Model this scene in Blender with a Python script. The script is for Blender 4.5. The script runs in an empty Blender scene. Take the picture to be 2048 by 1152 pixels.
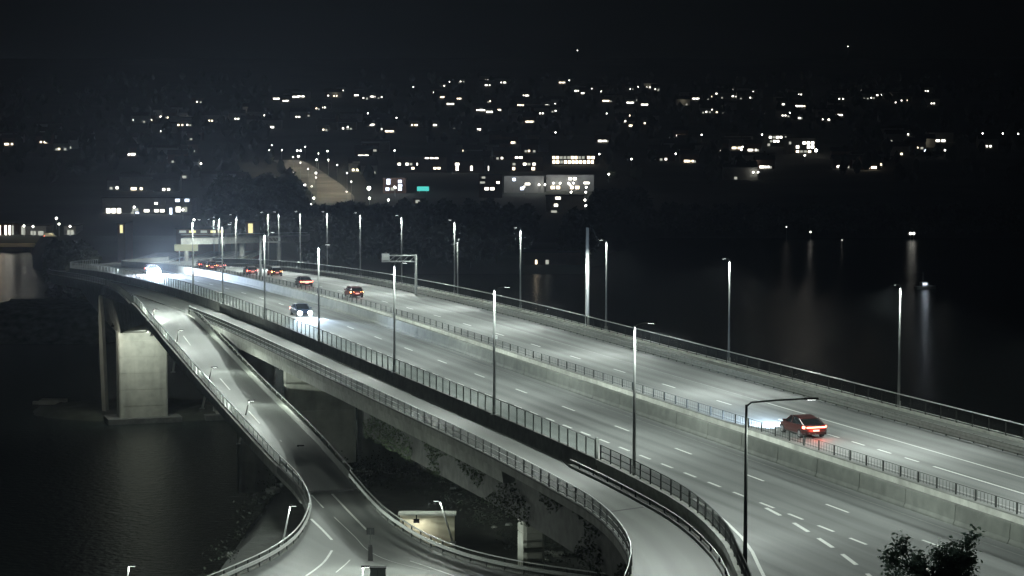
import bpy, bmesh, math, random
from mathutils import Vector, Matrix, noise
random.seed(7)
HAZE = True
S = bpy.context.scene
COL = S.collection
# ---------------------------------------------------------------- camera, world, exposure
F_PX, CX, CY, HZ, HC = 4400.0, 1024.0, 576.0, 230.0, 23.8
PITCH = math.atan((CY - HZ) / F_PX)
cam_d = bpy.data.cameras.new('camera'); cam = bpy.data.objects.new('camera', cam_d); COL.objects.link(cam)
cam.location = (0, 0, HC); cam.rotation_euler = (math.pi/2 - PITCH, 0, 0)
cam_d.sensor_width = 36; cam_d.lens = 36 * F_PX / 2048; cam_d.clip_start = 0.5; cam_d.clip_end = 30000
S.camera = cam
W = bpy.data.worlds.new('World'); S.world = W; W.use_nodes = True
wn = W.node_tree; wn.nodes.clear()
sky = wn.nodes.new('ShaderNodeTexSky'); sky.sky_type = 'NISHITA'; sky.sun_disc = False
sky.sun_elevation = math.radians(45); sky.sun_rotation = math.radians(200)
hs = wn.nodes.new('ShaderNodeHueSaturation'); hs.inputs['Saturation'].default_value = 0.5
bg = wn.nodes.new('ShaderNodeBackground'); bg.inputs[1].default_value = 0.00006
wo = wn.nodes.new('ShaderNodeOutputWorld')
wn.links.new(sky.outputs[0], hs.inputs['Color']); wn.links.new(hs.outputs[0], bg.inputs[0]); wn.links.new(bg.outputs[0], wo.inputs[0])
S.view_settings.view_transform = 'Standard'; S.view_settings.look = 'None'
S.view_settings.exposure = 0; S.view_settings.gamma = 1; S.view_settings.use_curve_mapping = False
S.render.engine = 'CYCLES'
cy = S.cycles
cy.use_denoising = True; cy.max_bounces = 5; cy.diffuse_bounces = 2; cy.glossy_bounces = 3; cy.transparent_max_bounces = 16
cy.volume_bounces = 0; cy.sample_clamp_indirect = 4; cy.use_light_tree = True; cy.caustics_reflective = False; cy.caustics_refractive = False

# ---------------------------------------------------------------- geometry of the place
NX, NY = 0.9489, 0.3155            # across the motorway, to the right
WATER = -30.0
def ray(px, py):
    a, b = (px - CX)/F_PX, (CY - py)/F_PX
    c, s = math.cos(PITCH), math.sin(PITCH)
    return Vector((a, c + b*s, -s + b*c))
def at_z(px, py, z):
    r = ray(px, py); k = (z - HC)/r.z
    return Vector((r.x*k, r.y*k, z))
def at_y(px, py, Y):
    r = ray(px, py); k = Y/r.y
    return Vector((r.x*k, Y, HC + r.z*k))
def at_f(px, py, f):               # where the line of sight meets the surface z = f(Y)
    z = f(250.0)
    for _ in range(40):
        p = at_z(px, py, z); z = 0.5*z + 0.5*f(p.y)
    return Vector((p.x, p.y, z))
def lerp_t(tab, x):
    if x <= tab[0][0]: return tab[0][1]
    for (a, va), (b, vb) in zip(tab, tab[1:]):
        if x <= b: return va + (vb - va)*(x - a)/(b - a)
    return tab[-1][1]
def smooth_t(tab, x):              # Catmull-Rom through a table
    n = len(tab)
    if x <= tab[0][0]: return tab[0][1]
    if x >= tab[-1][0]: return tab[-1][1]
    for i in range(n-1):
        if x <= tab[i+1][0]: break
    x0, x1 = tab[i][0], tab[i+1][0]; t = (x-x0)/(x1-x0)
    def sl(j):
        a, b = max(0, j-1), min(n-1, j+1)
        return (tab[b][1]-tab[a][1])/(tab[b][0]-tab[a][0])
    h = x1-x0; y0, y1 = tab[i][1], tab[i+1][1]; m0, m1 = sl(i)*h, sl(i+1)*h
    return (2*t**3-3*t*t+1)*y0+(t**3-2*t*t+t)*m0+(-2*t**3+3*t*t)*y1+(t**3-t*t)*m1
def deck_z(s):
    if s < 230: return 0.0
    if s < 430: return -1.5e-4*(s-230)**2
    if s < 600: return -6.0 - 0.06*(s-430)
    return -16.2
def vshift(s): return 8.75e-4*(s-400)**2 if s > 400 else 0.0
def M(s, v, dz=0.0):
    vv = v + vshift(s)
    return Vector((NX*vv - NY*s, NY*vv + NX*s, deck_z(s) + dz))
def s_of_px(px, v):                # where on the line v the column px of the picture falls
    Y = (v/NX)/(NY/NX + (px - CX)/F_PX)
    X = (v - NY*Y)/NX
    return -NY*X + NX*Y
V_EDGE = [(60,27),(80,37),(95,44),(104.9,47.6),(111.9,49.9),(122.5,52.1),(132.8,53.0),(141.6,53.4),(161,53.7),(2000,53.7)]
def vE(s): return smooth_t(V_EDGE, s) if s < 161 else 53.7
V_PATH = [(80,27),(90,33),(100,38.5),(111.4,44.0),(119.6,46.5),(127.5,47.9),(134.7,48.4),(148,48.9),(165,49.1),(2000,49.1)]
def vP(s): return smooth_t(V_PATH, s) if s < 165 else 49.1
V_WALL, V_FAR = 64.3, 69.5
PATH_DZ = -1.2

# ---------------------------------------------------------------- materials
MATS = {}
def mat(name, col, rough=0.7, metal=0.0, nscale=None, namt=0.15, bump=0.0, bscale=None, emis=None, estr=0.0, spec=0.5, detail=6, dirt=None):
    m = bpy.data.materials.new(name); m.use_nodes = True; nt = m.node_tree; p = nt.nodes['Principled BSDF']
    p.inputs['Base Color'].default_value = (*col, 1); p.inputs['Roughness'].default_value = rough; p.inputs['Metallic'].default_value = metal
    p.inputs['Specular IOR Level'].default_value = spec
    g = nt.nodes.new('ShaderNodeNewGeometry')
    if nscale:
        n = nt.nodes.new('ShaderNodeTexNoise'); n.inputs['Scale'].default_value = nscale; n.inputs['Detail'].default_value = detail
        nt.links.new(g.outputs['Position'], n.inputs['Vector'])
        r = nt.nodes.new('ShaderNodeMapRange'); r.inputs['To Min'].default_value = 1-namt; r.inputs['To Max'].default_value = 1+namt
        r.inputs['From Min'].default_value = 0.3; r.inputs['From Max'].default_value = 0.7
        nt.links.new(n.outputs[0], r.inputs[0])
        x = nt.nodes.new('ShaderNodeMix'); x.data_type = 'RGBA'; x.blend_type = 'MULTIPLY'; x.inputs[0].default_value = 1
        x.inputs[6].default_value = (*col, 1); cmb = nt.nodes.new('ShaderNodeCombineColor')
        for i in range(3): nt.links.new(r.outputs[0], cmb.inputs[i])
        nt.links.new(cmb.outputs[0], x.inputs[7]); out = x.outputs[2]
        if dirt:
            n2 = nt.nodes.new('ShaderNodeTexNoise'); n2.inputs['Scale'].default_value = dirt[0]; n2.inputs['Detail'].default_value = 5
            mp = nt.nodes.new('ShaderNodeMapping'); mp.inputs['Scale'].default_value = dirt[2] if len(dirt) > 2 else (1,1,1)
            nt.links.new(g.outputs['Position'], mp.inputs[0]); nt.links.new(mp.outputs[0], n2.inputs['Vector'])
            r2 = nt.nodes.new('ShaderNodeMapRange'); r2.inputs['From Min'].default_value = .5; r2.inputs['From Max'].default_value = .72
            r2.inputs['To Max'].default_value = dirt[1]
            nt.links.new(n2.outputs[0], r2.inputs[0])
            x2 = nt.nodes.new('ShaderNodeMix'); x2.data_type = 'RGBA'; x2.inputs[7].default_value = tuple(c*.4 for c in col)+(1,)
            nt.links.new(r2.outputs[0], x2.inputs[0]); nt.links.new(out, x2.inputs[6]); out = x2.outputs[2]
        nt.links.new(out, p.inputs['Base Color'])
    if bump:
        b = nt.nodes.new('ShaderNodeBump'); b.inputs['Strength'].default_value = bump; b.inputs['Distance'].default_value = .05
        n = nt.nodes.new('ShaderNodeTexNoise'); n.inputs['Scale'].default_value = bscale or 5; n.inputs['Detail'].default_value = 4
        nt.links.new(g.outputs['Position'], n.inputs['Vector']); nt.links.new(n.outputs[0], b.inputs['Height']); nt.links.new(b.outputs[0], p.inputs['Normal'])
    if emis:
        p.inputs['Emission Color'].default_value = (*emis, 1); p.inputs['Emission Strength'].default_value = estr
    MATS[name] = m; return m
def road_mat(name, col, lanes, tone=0.42):
    """asphalt: grain, patches, wheel paths polished along the lanes (UV: x across, y along, in metres)"""
    m = mat(name, col, 0.75, nscale=14, namt=.22, bump=.25, bscale=40)
    nt = m.node_tree; p = nt.nodes['Principled BSDF']
    src = p.inputs['Base Color'].links[0].from_socket
    uv = nt.nodes.new('ShaderNodeTexCoord')
    mp = nt.nodes.new('ShaderNodeMapping'); mp.inputs['Scale'].default_value = (1.1, .022, 1)
    nt.links.new(uv.outputs['UV'], mp.inputs[0])
    n = nt.nodes.new('ShaderNodeTexNoise'); n.inputs['Scale'].default_value = 1.0; n.inputs['Detail'].default_value = 4
    nt.links.new(mp.outputs[0], n.inputs['Vector'])
    mp2 = nt.nodes.new('ShaderNodeMapping'); mp2.inputs['Scale'].default_value = (.12, .03, 1)
    nt.links.new(uv.outputs['UV'], mp2.inputs[0])
    n2 = nt.nodes.new('ShaderNodeTexNoise'); n2.inputs['Scale'].default_value = 1.0; n2.inputs['Detail'].default_value = 3
    nt.links.new(mp2.outputs[0], n2.inputs['Vector'])
    a = nt.nodes.new('ShaderNodeMath'); a.operation = 'ADD'; nt.links.new(n.outputs[0], a.inputs[0]); nt.links.new(n2.outputs[0], a.inputs[1])
    sx = nt.nodes.new('ShaderNodeSeparateXYZ'); nt.links.new(uv.outputs['UV'], sx.inputs[0])
    w = nt.nodes.new('ShaderNodeMath'); w.operation = 'MULTIPLY'; w.inputs[1].default_value = 2*math.pi/1.75; nt.links.new(sx.outputs[0], w.inputs[0])
    c = nt.nodes.new('ShaderNodeMath'); c.operation = 'COSINE'; nt.links.new(w.outputs[0], c.inputs[0])
    c2 = nt.nodes.new('ShaderNodeMath'); c2.operation = 'MULTIPLY_ADD'; c2.inputs[1].default_value = .13; nt.links.new(c.outputs[0], c2.inputs[0]); nt.links.new(a.outputs[0], c2.inputs[2])
    r = nt.nodes.new('ShaderNodeMapRange'); r.inputs['From Min'].default_value = .7; r.inputs['From Max'].default_value = 1.3
    r.inputs['To Min'].default_value = 1-tone; r.inputs['To Max'].default_value = 1+tone; nt.links.new(c2.outputs[0], r.inputs[0])
    vm = nt.nodes.new('ShaderNodeVectorMath'); vm.operation = 'SCALE'; nt.links.new(src, vm.inputs[0]); nt.links.new(r.outputs[0], vm.inputs['Scale'])
    nt.links.new(vm.outputs[0], p.inputs['Base Color'])
    return m
ASPH = road_mat('asphalt', (.105,.112,.108), True)
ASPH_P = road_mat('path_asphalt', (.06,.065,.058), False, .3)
ASPH_R = road_mat('ramp_asphalt', (.10,.107,.10), False, .2)
CONC = mat('concrete', (.27,.28,.25), .85, nscale=1.5, namt=.18, bump=.2, bscale=8, dirt=(.6,.5,(1,1,.15)))
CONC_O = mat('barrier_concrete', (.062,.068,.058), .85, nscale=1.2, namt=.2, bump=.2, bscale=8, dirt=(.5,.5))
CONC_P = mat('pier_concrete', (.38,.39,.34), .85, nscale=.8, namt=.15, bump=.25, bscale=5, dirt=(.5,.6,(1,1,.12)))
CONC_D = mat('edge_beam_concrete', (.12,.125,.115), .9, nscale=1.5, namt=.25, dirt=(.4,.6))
STEEL = mat('galvanised_steel', (.3,.315,.3), .55, .3, nscale=4, namt=.12)
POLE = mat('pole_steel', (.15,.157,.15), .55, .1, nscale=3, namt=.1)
DSTEEL = mat('dark_steel', (.03,.033,.031), .8, 0, nscale=5, namt=.2, spec=.12)
PAINT = mat('road_paint', (.5,.52,.49), .7, nscale=9, namt=.25)
BAND = mat('black_band', (.02,.021,.02), .9, nscale=9, namt=.2)
GRD = mat('bank_soil', (.028,.033,.024), .95, nscale=.5, namt=.5, bump=1, bscale=1.5)
PALE = mat('pale_rock', (.2,.2,.165), .95, nscale=.5, namt=.5, bump=1, bscale=1.2)
HILL = mat('hillside_soil', (.03,.035,.026), .98, nscale=.02, namt=.5)
LEAF = mat('foliage', (.05,.075,.035), .8, nscale=1.5, namt=.4)
DLEAF = mat('dark_foliage', (.035,.045,.03), .9, nscale=.1, namt=.4)
BARK = mat('bark', (.07,.055,.04), .9, nscale=6, namt=.3)
WALLM = mat('house_wall', (.3,.3,.28), .9, nscale=.5, namt=.1)
WALLD = mat('dark_house_wall', (.12,.07,.055), .9, nscale=.5, namt=.1)
ROOFM = mat('roof_tile', (.04,.035,.033), .9, nscale=1, namt=.2)
BLACK = mat('black_plastic', (.01,.01,.01), .8, spec=.1)
TYRE = mat('tyre_rubber', (.015,.015,.015), .9)
RIM = mat('alloy_rim', (.35,.35,.36), .3, .9)
CARGL = mat('car_glass', (.01,.012,.013), .06, 0, spec=.8)
PLATE = mat('number_plate', (.6,.6,.57), .5)
SIGNB = mat('sign_back', (.25,.26,.27), .6, .2)
def emit(name, col, st):
    return mat(name, (0.02,0.02,0.02), .5, emis=col, estr=st)
E_WARM = emit('lit_window_warm', (1,.84,.6), 4.5)
E_NEUT = emit('lit_window_neutral', (1,.95,.82), 5.5)
E_DIM = emit('lit_window_dim', (.8,.82,.7), .6)
E_BLUE = emit('lit_panel_cool', (.7,.8,1), 3.5)
E_TEAL = emit('lit_sign_teal', (.1,.8,.7), .9)
E_YEL = emit('lit_panel_yellow', (.95,.85,.4), 1.2)
E_LAMP = emit('lamp_glass', (1,.97,.88), 14)
E_LED = emit('led_plate', (.95,1,.95), 8)
E_HEAD = emit('headlight_glass', (.85,.92,1), 150)
E_HIGH = emit('high_beam_glass', (.8,.88,1), 5000)
E_TAIL = emit('tail_light', (1,.13,.08), 20)
E_TAILO = emit('indicator_light', (1,.42,.12), 20)
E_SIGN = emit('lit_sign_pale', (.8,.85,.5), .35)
E_RED = emit('mast_light', (1,.5,.4), 5)
# translucent screen panels
GLS = bpy.data.materials.new('screen_glass'); GLS.use_nodes = True
nt = GLS.node_tree; nt.nodes.clear()
o_ = nt.nodes.new('ShaderNodeOutputMaterial'); mx = nt.nodes.new('ShaderNodeMixShader'); tr = nt.nodes.new('ShaderNodeBsdfTransparent')
df = nt.nodes.new('ShaderNodeBsdfPrincipled'); df.inputs['Base Color'].default_value = (.4,.43,.41,1); df.inputs['Roughness'].default_value = .35
df.inputs['Transmission Weight'].default_value = 0.0
tl = nt.nodes.new('ShaderNodeBsdfTranslucent'); tl.inputs[0].default_value = (.55,.6,.58,1); mx2 = nt.nodes.new('ShaderNodeMixShader'); mx2.inputs[0].default_value = .6
nt.links.new(df.outputs[0], mx2.inputs[1]); nt.links.new(tl.outputs[0], mx2.inputs[2])
tr.inputs[0].default_value = (.93,.95,.94,1); mx.inputs[0].default_value = .13
nt.links.new(tr.outputs[0], mx.inputs[1]); nt.links.new(mx2.outputs[0], mx.inputs[2]); nt.links.new(mx.outputs[0], o_.inputs[0])
# water
WAT = bpy.data.materials.new('water'); WAT.use_nodes = True; nt = WAT.node_tree; p = nt.nodes['Principled BSDF']
p.inputs['Base Color'].default_value = (.015,.022,.02,1); p.inputs['Roughness'].default_value = .17; p.inputs['IOR'].default_value = 1.33
g = nt.nodes.new('ShaderNodeNewGeometry'); n = nt.nodes.new('ShaderNodeTexNoise'); n.inputs['Scale'].default_value = .9; n.inputs['Detail'].default_value = 5; n.inputs['Roughness'].default_value = .6
b = nt.nodes.new('ShaderNodeBump'); b.inputs['Strength'].default_value = 1; b.inputs['Distance'].default_value = .3
nt.links.new(g.outputs['Position'], n.inputs['Vector']); nt.links.new(n.outputs[0], b.inputs['Height']); nt.links.new(b.outputs[0], p.inputs['Normal'])

# ---------------------------------------------------------------- mesh helpers
class MB:
    def __init__(s): s.v, s.f, s.uv = [], [], {}
    def add(s, vs, fs):
        o = len(s.v); s.v += [tuple(v) for v in vs]; s.f += [tuple(o+i for i in f) for f in fs]; return s
    def box(s, c, d, rot=None):
        c = Vector(c); hx, hy, hz = d[0]/2, d[1]/2, d[2]/2
        vs = [Vector((x,y,z)) for x in (-hx,hx) for y in (-hy,hy) for z in (-hz,hz)]
        if rot: vs = [rot @ v for v in vs]
        return s.add([v+c for v in vs], [(0,1,3,2),(4,6,7,5),(0,4,5,1),(2,3,7,6),(0,2,6,4),(1,5,7,3)])
    def tube(s, pts, r, n=8, r2=None):
        pts = [Vector(p) for p in pts]; k = len(pts); rings = []
        for i, p in enumerate(pts):
            t = (pts[min(i+1,k-1)] - pts[max(i-1,0)]).normalized()
            a = t.cross(Vector((0,0,1))) if abs(t.z) < .9 else t.cross(Vector((0,1,0)))
            a.normalize(); b = t.cross(a)
            rr = r if r2 is None else r + (r2-r)*i/(k-1)
            rings.append([p + (a*math.cos(q*2*math.pi/n) + b*math.sin(q*2*math.pi/n))*rr for q in range(n)])
        vs = [v for g in rings for v in g]; fs = []
        for i in range(k-1):
            for q in range(n):
                fs.append((i*n+q, i*n+(q+1)%n, (i+1)*n+(q+1)%n, (i+1)*n+q))
        fs.append(tuple(range(n))[::-1]); fs.append(tuple((k-1)*n+q for q in range(n)))
        return s.add(vs, fs)
    def loft(s, rings, cap=True):
        n = len(rings[0]); k = len(rings); vs = [v for r in rings for v in r]; fs = []
        for i in range(k-1):
            for q in range(n): fs.append((i*n+q, i*n+(q+1)%n, (i+1)*n+(q+1)%n, (i+1)*n+q))
        if cap: fs.append(tuple(range(n))[::-1]); fs.append(tuple((k-1)*n+q for q in range(n)))
        return s.add(vs, fs)
    def mesh(s, name, smooth=False):
        me = bpy.data.meshes.new(name); me.from_pydata(s.v, [], s.f); me.update()
        bm = bmesh.new(); bm.from_mesh(me); bmesh.ops.recalc_face_normals(bm, faces=bm.faces); bm.to_mesh(me); bm.free()
        if smooth:
            for pl in me.polygons: pl.use_smooth = True
        return me
    def build(s, name, m, parent=None, smooth=False, **tags):
        return link(s.mesh(name, smooth), name, m, parent, **tags)
def link(me, name, m=None, parent=None, loc=None, rz=None, **tags):
    if m is not None and not me.materials: me.materials.append(m)
    o = bpy.data.objects.new(name, me); COL.objects.link(o)
    if loc is not None: o.location = loc
    if rz is not None: o.rotation_euler = (0,0,rz)
    if parent is not None: o.parent = parent
    for k, v in tags.items(): o[k] = v
    return o
def thing(name, label, cat, loc=(0,0,0), rz=0, group=None):
    o = bpy.data.objects.new(name, None); COL.objects.link(o); o.empty_display_size = .5
    o.location = loc; o.rotation_euler = (0,0,rz); o['label'] = label; o['category'] = cat
    if group: o['group'] = group
    return o
def dup(root, loc, rz, label=None, group=None, off=None):
    def rec(o, par):
        c = o.copy(); COL.objects.link(c); c.parent = par
        for ch in kids.get(o, ()): rec(ch, c)
        return c
    r = rec(root, None); r.location = loc; r.rotation_euler = (0,0,rz)
    if label: r['label'] = label
    if group: r['group'] = group
    return r
kids = {}
def index_kids(root):
    for o in bpy.data.objects:
        if o.parent is not None: kids.setdefault(o.parent, [])
    st = [root]
    while st:
        q = st.pop(); kids[q] = list(q.children); st += kids[q]
def ribbon(name, A, B, m, parent=None, thick=0, **tags):
    """sheet between two polylines, UV in metres (x across, y along)"""
    me = bpy.data.meshes.new(name); n = len(A); nc = 1
    vs = []; uvs = []; d = 0
    for i in range(n):
        if i: d += ((A[i]+B[i])/2 - (A[i-1]+B[i-1])/2).length
        w = (B[i]-A[i]).length; vs += [A[i], B[i]]; uvs += [(-w, d), (0, d)]
    fs = [(2*i, 2*i+1, 2*i+3, 2*i+2) for i in range(n-1)]
    me.from_pydata([tuple(v) for v in vs], [], fs); ul = me.uv_layers.new(name='UVMap')
    for pl in me.polygons:
        for li in pl.loop_indices: ul.data[li].uv = uvs[me.loops[li].vertex_index]
    me.update()
    for pl in me.polygons:
        if pl.normal.z < 0: me.flip_normals(); break
    return link(me, name, m, parent, **tags)
def srange(a, b, st):
    n = max(1, int(round((b-a)/st))); return [a + (b-a)*i/n for i in range(n+1)]
def prof(name, ss, secfn, m, parent=None, **tags):
    """sweep a closed cross-section along the alignment: secfn(s) -> [(v, dz), ...]"""
    mb = MB(); mb.loft([[M(s, v, dz) for v, dz in secfn(s)] for s in ss]); return mb.build(name, m, parent, **tags)
def on_line(pts, step):
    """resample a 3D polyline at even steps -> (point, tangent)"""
    out = []; L = 0; acc = 0
    for a, b in zip(pts, pts[1:]):
        l = (b-a).length; t = (b-a).normalized()
        while acc <= L + l: out.append((a + t*(acc-L), t)); acc += step
        L += l
    return out

# ================================================================= THE SETTING
S0, S1 = 62.0, 640.0
SS = srange(S0, 170, 3) + srange(170, S1, 5)[1:]
UP = 0.004
road = ribbon('road', [M(s, vE(s)-.25) for s in SS], [M(s, V_WALL) for s in SS], ASPH, kind='structure')
road2 = ribbon('road', [M(s, V_FAR) for s in SS], [M(s, 82.1) for s in SS], ASPH, kind='structure')
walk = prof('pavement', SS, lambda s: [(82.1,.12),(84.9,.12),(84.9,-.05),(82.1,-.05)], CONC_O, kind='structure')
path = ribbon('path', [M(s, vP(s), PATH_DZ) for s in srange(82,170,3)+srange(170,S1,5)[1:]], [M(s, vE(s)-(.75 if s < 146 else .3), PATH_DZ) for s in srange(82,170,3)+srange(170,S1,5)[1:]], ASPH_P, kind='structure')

WORN = mat('worn_road_paint', (.2,.21,.2), .75, nscale=2, namt=.3)
def stripe(name, vf, segs, w=.15, parent=road, dz=UP, PAINT=PAINT):
    mb = MB()
    for a, b in segs:
        ss = srange(a, b, 4); vs = []; 
        for s in ss: vs += [M(s, vf(s)-w/2, dz), M(s, vf(s)+w/2, dz)]
        mb.add(vs, [(2*i,2*i+1,2*i+3,2*i+2) for i in range(len(ss)-1)])
    return mb.build(name, PAINT, parent)
def dashes(a, b, period, ln): 
    out = []; s = a
    while s < b: out.append((s, s+ln)); s += period
    return out
stripe('lane_marking', lambda s: 60.4, dashes(141.6-12*6, 420, 12, 3), .16)
stripe('lane_marking', lambda s: 56.8, dashes(132.4-4*12, 250, 4, 2.0), .2)
stripe('lane_marking', lambda s: smooth_t([(90,50.2),(104,53.8),(114.8,55.7),(121,56.4)], s), [(118,120.6),(112.8,115.6),(108.2,110.9),(103.6,106.4),(98.6,101.4)], .26)
stripe('edge_marking', lambda s: vE(s)+1.05, [(88, 125)], .2)
stripe('edge_marking', lambda s: 63.3, [(70, 430)], .12, PAINT=mat('faded_road_paint', (.15,.158,.15), .75, nscale=2, namt=.3))
stripe('lane_marking', lambda s: 73.9, dashes(153, 430, 12, 3)+dashes(133.5,150,4,2), .17, road2)
stripe('lane_marking', lambda s: 73.9, [(80, 131.5)], .2, road2)
stripe('edge_marking', lambda s: 70.5, [(80, 430)], .14, road2, PAINT=WORN)
stripe('edge_marking', lambda s: 77.2, [(80, 165)], .16, road2)
stripe('edge_marking', lambda s: 77.2, [(165, 430)], .14, road2, PAINT=WORN)

# box girders and deck edges
def haunch(s):
    d = abs(s-386.0); base = -5.2
    return min(base, -15.3 + 9.6*(min(d,78)/78)**1.25 - deck_z(386)*0 ) if d < 78 else base
def gird_z(s):   # bottom, absolute height
    d = abs(s-386.0); t = max(0, 1-d/80)
    return deck_z(s) - 4.6 - 6.3*t**1.6
SG = srange(130, 600, 6)
deck1 = thing('bridge_deck', 'near concrete bridge deck with deep haunched box girder carrying the oncoming lanes', 'bridge')
prof('deck_slab', SS, lambda s: [(vE(s)-.3,-.006),(V_WALL+.5,-.006),(V_WALL+.5,-.5),(vE(s)-.3,-1.1)], CONC, deck1)
prof('box_girder', SG, lambda s: [(54.8,-.9),(63.6,-.45),(62.6,gird_z(s)-deck_z(s)),(55.6,gird_z(s)-deck_z(s))], CONC, deck1)
prof('edge_kerb', srange(80,141,3), lambda s: [(vE(s)-.42,.12),(vE(s)+.12,.12),(vE(s)+.12,-.002),(vE(s)-.42,-.3)], CONC, deck1)
prof('edge_kerb', srange(141,S1,5), lambda s: [(vE(s)-.34,.06),(vE(s)-.02,.06),(vE(s)-.02,-.002),(vE(s)-.34,-1.12)], CONC_D, deck1)
deck2 = thing('bridge_deck', 'far concrete bridge deck carrying the lanes with the red tail lights', 'bridge')
prof('deck_slab', SS, lambda s: [(V_FAR-.25,-.006),(85.1,-.006),(85.1,-.6),(V_FAR-.25,-.6)], CONC, deck2)
prof('box_girder', SG, lambda s: [(71.5,-.55),(83,-.55),(81.5,gird_z(s)-deck_z(s)),(73,gird_z(s)-deck_z(s))], CONC, deck2)
prof('edge_kerb', SS, lambda s: [(V_FAR-.25,.08),(V_FAR+.1,.08),(V_FAR+.2,-.002),(V_FAR-.25,-.002)], CONC_D, deck2)
prof('edge_kerb', SS, lambda s: [(84.9,.3),(85.3,.3),(85.3,-.7),(84.9,-.7)], CONC, deck2)
SP = srange(82,170,3)+srange(170,S1,5)[1:]
deckp = thing('bridge_deck', 'narrow walkway deck hung below the near side of the motorway', 'bridge')
prof('deck_slab', SP, lambda s: [(vP(s)-.15,PATH_DZ-.008),(vE(s)-.6,PATH_DZ-.008),(vE(s)-.6,PATH_DZ-.3),(vP(s)-.15,PATH_DZ-.55)], CONC, deckp)
prof('edge_kerb', SP, lambda s: [(vP(s)-.2,PATH_DZ+.12),(vP(s)+.12,PATH_DZ+.12),(vP(s)+.12,PATH_DZ-.002),(vP(s)-.2,PATH_DZ-.002)], CONC_D, deckp)
prof('edge_girder', srange(150,S1,5), lambda s: [(vP(s)+.1,PATH_DZ-.5),(vP(s)+1.4,PATH_DZ-.5),(vP(s)+1.1,PATH_DZ-1.6),(vP(s)+.25,PATH_DZ-1.6)], CONC, deckp)
prof('wing_wall', srange(112,196,4), lambda s: [(vP(s)+1.6,PATH_DZ-.4),(vP(s)+2.1,PATH_DZ-.4),(vP(s)+2.1,-5.6),(vP(s)+1.6,-5.6)], CONC_D, deckp)
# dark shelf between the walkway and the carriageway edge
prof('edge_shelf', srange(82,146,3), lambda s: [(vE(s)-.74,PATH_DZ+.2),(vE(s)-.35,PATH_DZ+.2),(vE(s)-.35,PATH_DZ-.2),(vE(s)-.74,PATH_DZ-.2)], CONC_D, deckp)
mb = MB()
for s in (128.2, 205.5):
    for dv in (0,):
        a, b = M(s, vP(s)+.2, PATH_DZ+UP), M(s+1.2, vE(s)-.8, PATH_DZ+UP); t = Vector((-NY, NX, 0))*.14
        mb.add([a-t, b-t, b+t, a+t], [(0,1,2,3)])
mb.build('cross_band', BAND, path)  # expansion joints across the walkway

# piers
def pier(s, v0, v1, ztop, zbot, th, label, taper=0.0, foot=True):
    r = thing('bridge_pier', label, 'pier', M(s, (v0+v1)/2, 0) - Vector((0,0,deck_z(s)-zbot)))
    base = M(s, 0, 0); mb = MB(); rings = []
    o = Vector(r.location)
    lifts = [(zbot, 0)]
    zz = zbot + 2.9
    while zz < ztop - 1:
        lifts += [(zz-.05, 0), (zz-.04, .045), (zz+.04, .045), (zz+.05, 0)]; zz += 2.9
    lifts.append((ztop, 0))
    for z, gr_ in lifts:
        k = 1 - gr_/((v1-v0)/2); tq = th - 2*gr_
        c = (v0+v1)/2; hw = (v1-v0)/2*k; ring = []
        for dv, ds in ((-hw,-tq/2),(-hw+.25,-tq/2-.2),(hw-.25,-tq/2-.2),(hw,-tq/2),(hw,tq/2),(-hw,tq/2)):
            q = M(s+ds, c+dv, 0); ring.append(Vector((q.x, q.y, z)) - o)
        rings.append(ring)
    mb.loft(rings); mb.build('pier_shaft', CONC_P, r)
    if foot:
        mb = MB(); ring = []
        for z in (zbot-1.5, zbot+.9):
            c = (v0+v1)/2; hw = (v1-v0)/2+2.2; rr = []
            for dv, ds in ((-hw,-th/2-2),(hw,-th/2-2),(hw,th/2+2),(-hw,th/2+2)):
                q = M(s+ds, c+dv, 0); rr.append(Vector((q.x, q.y, z)) - o)
            ring.append(rr)
        mb.loft(ring); mb.build('pier_footing', CONC_D, r)
    return r
pier(386, 55.4, 63.9, -14.0, WATER, 3.2, 'tall floodlit concrete pier standing in the water beneath the motorway', 0)
pier(386, 72.5, 82.5, -14.0, WATER, 3.2, 'dark concrete pier in the water under the far deck', 0)
pier(229, 50.6, 58.2, -2.75, -13.5, 1.3, 'wide pale concrete pier rising just behind the ramp parapet', 0, False)
pier(285, 56.6, 61.5, -4.6, -26, 1.3, 'concrete pier in the shade under the deck behind the ramp', 0, False)
pier(229, 73, 81, -4.6, -14, 1.3, 'dark concrete pier under the far deck on the near bank', 0, False)
pier(285, 73, 81, -4.6, -27, 1.3, 'dark concrete pier under the far deck near the shore', 0, False)
p_ = at_z(1062, 1128, -12.4)
vv = NX*p_.x + NY*p_.y; ss_ = -NY*p_.x + NX*p_.y
pier(ss_, vv-.9, vv+.9, -4.5, -12.6, 1.4, 'short square concrete column beside the underpass opening', 0, False)
# the floodlit abutment wall beyond the parapet at the foot of the picture
a_, b_ = at_z(800, 1092, -12.5), at_z(909, 1092, -12.5)
ab = thing('abutment_wall', 'cream floodlit concrete abutment wall behind the curved guard rail', 'wall', (a_+b_)/2)
mb = MB(); c_ = Vector((0,0,0)); hx = (b_-a_).length/2
mb.loft([[Vector((-hx,0,0)),Vector((hx,0,0)),Vector((hx,1.0,0)),Vector((-hx,1.0,0))],[Vector((-hx,0,2.75)),Vector((hx,0,2.5)),Vector((hx,1.0,2.5)),Vector((-hx,1.0,2.75))]])
mb.build('wall_body', mat('cream_render', (.5,.48,.36), .9, nscale=1, namt=.12, dirt=(.6,.35,(1,1,.3))), ab)
MB().box((0,.45,2.72), (2*hx+.3,1.3,.16)).build('coping', CONC, ab)

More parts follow.
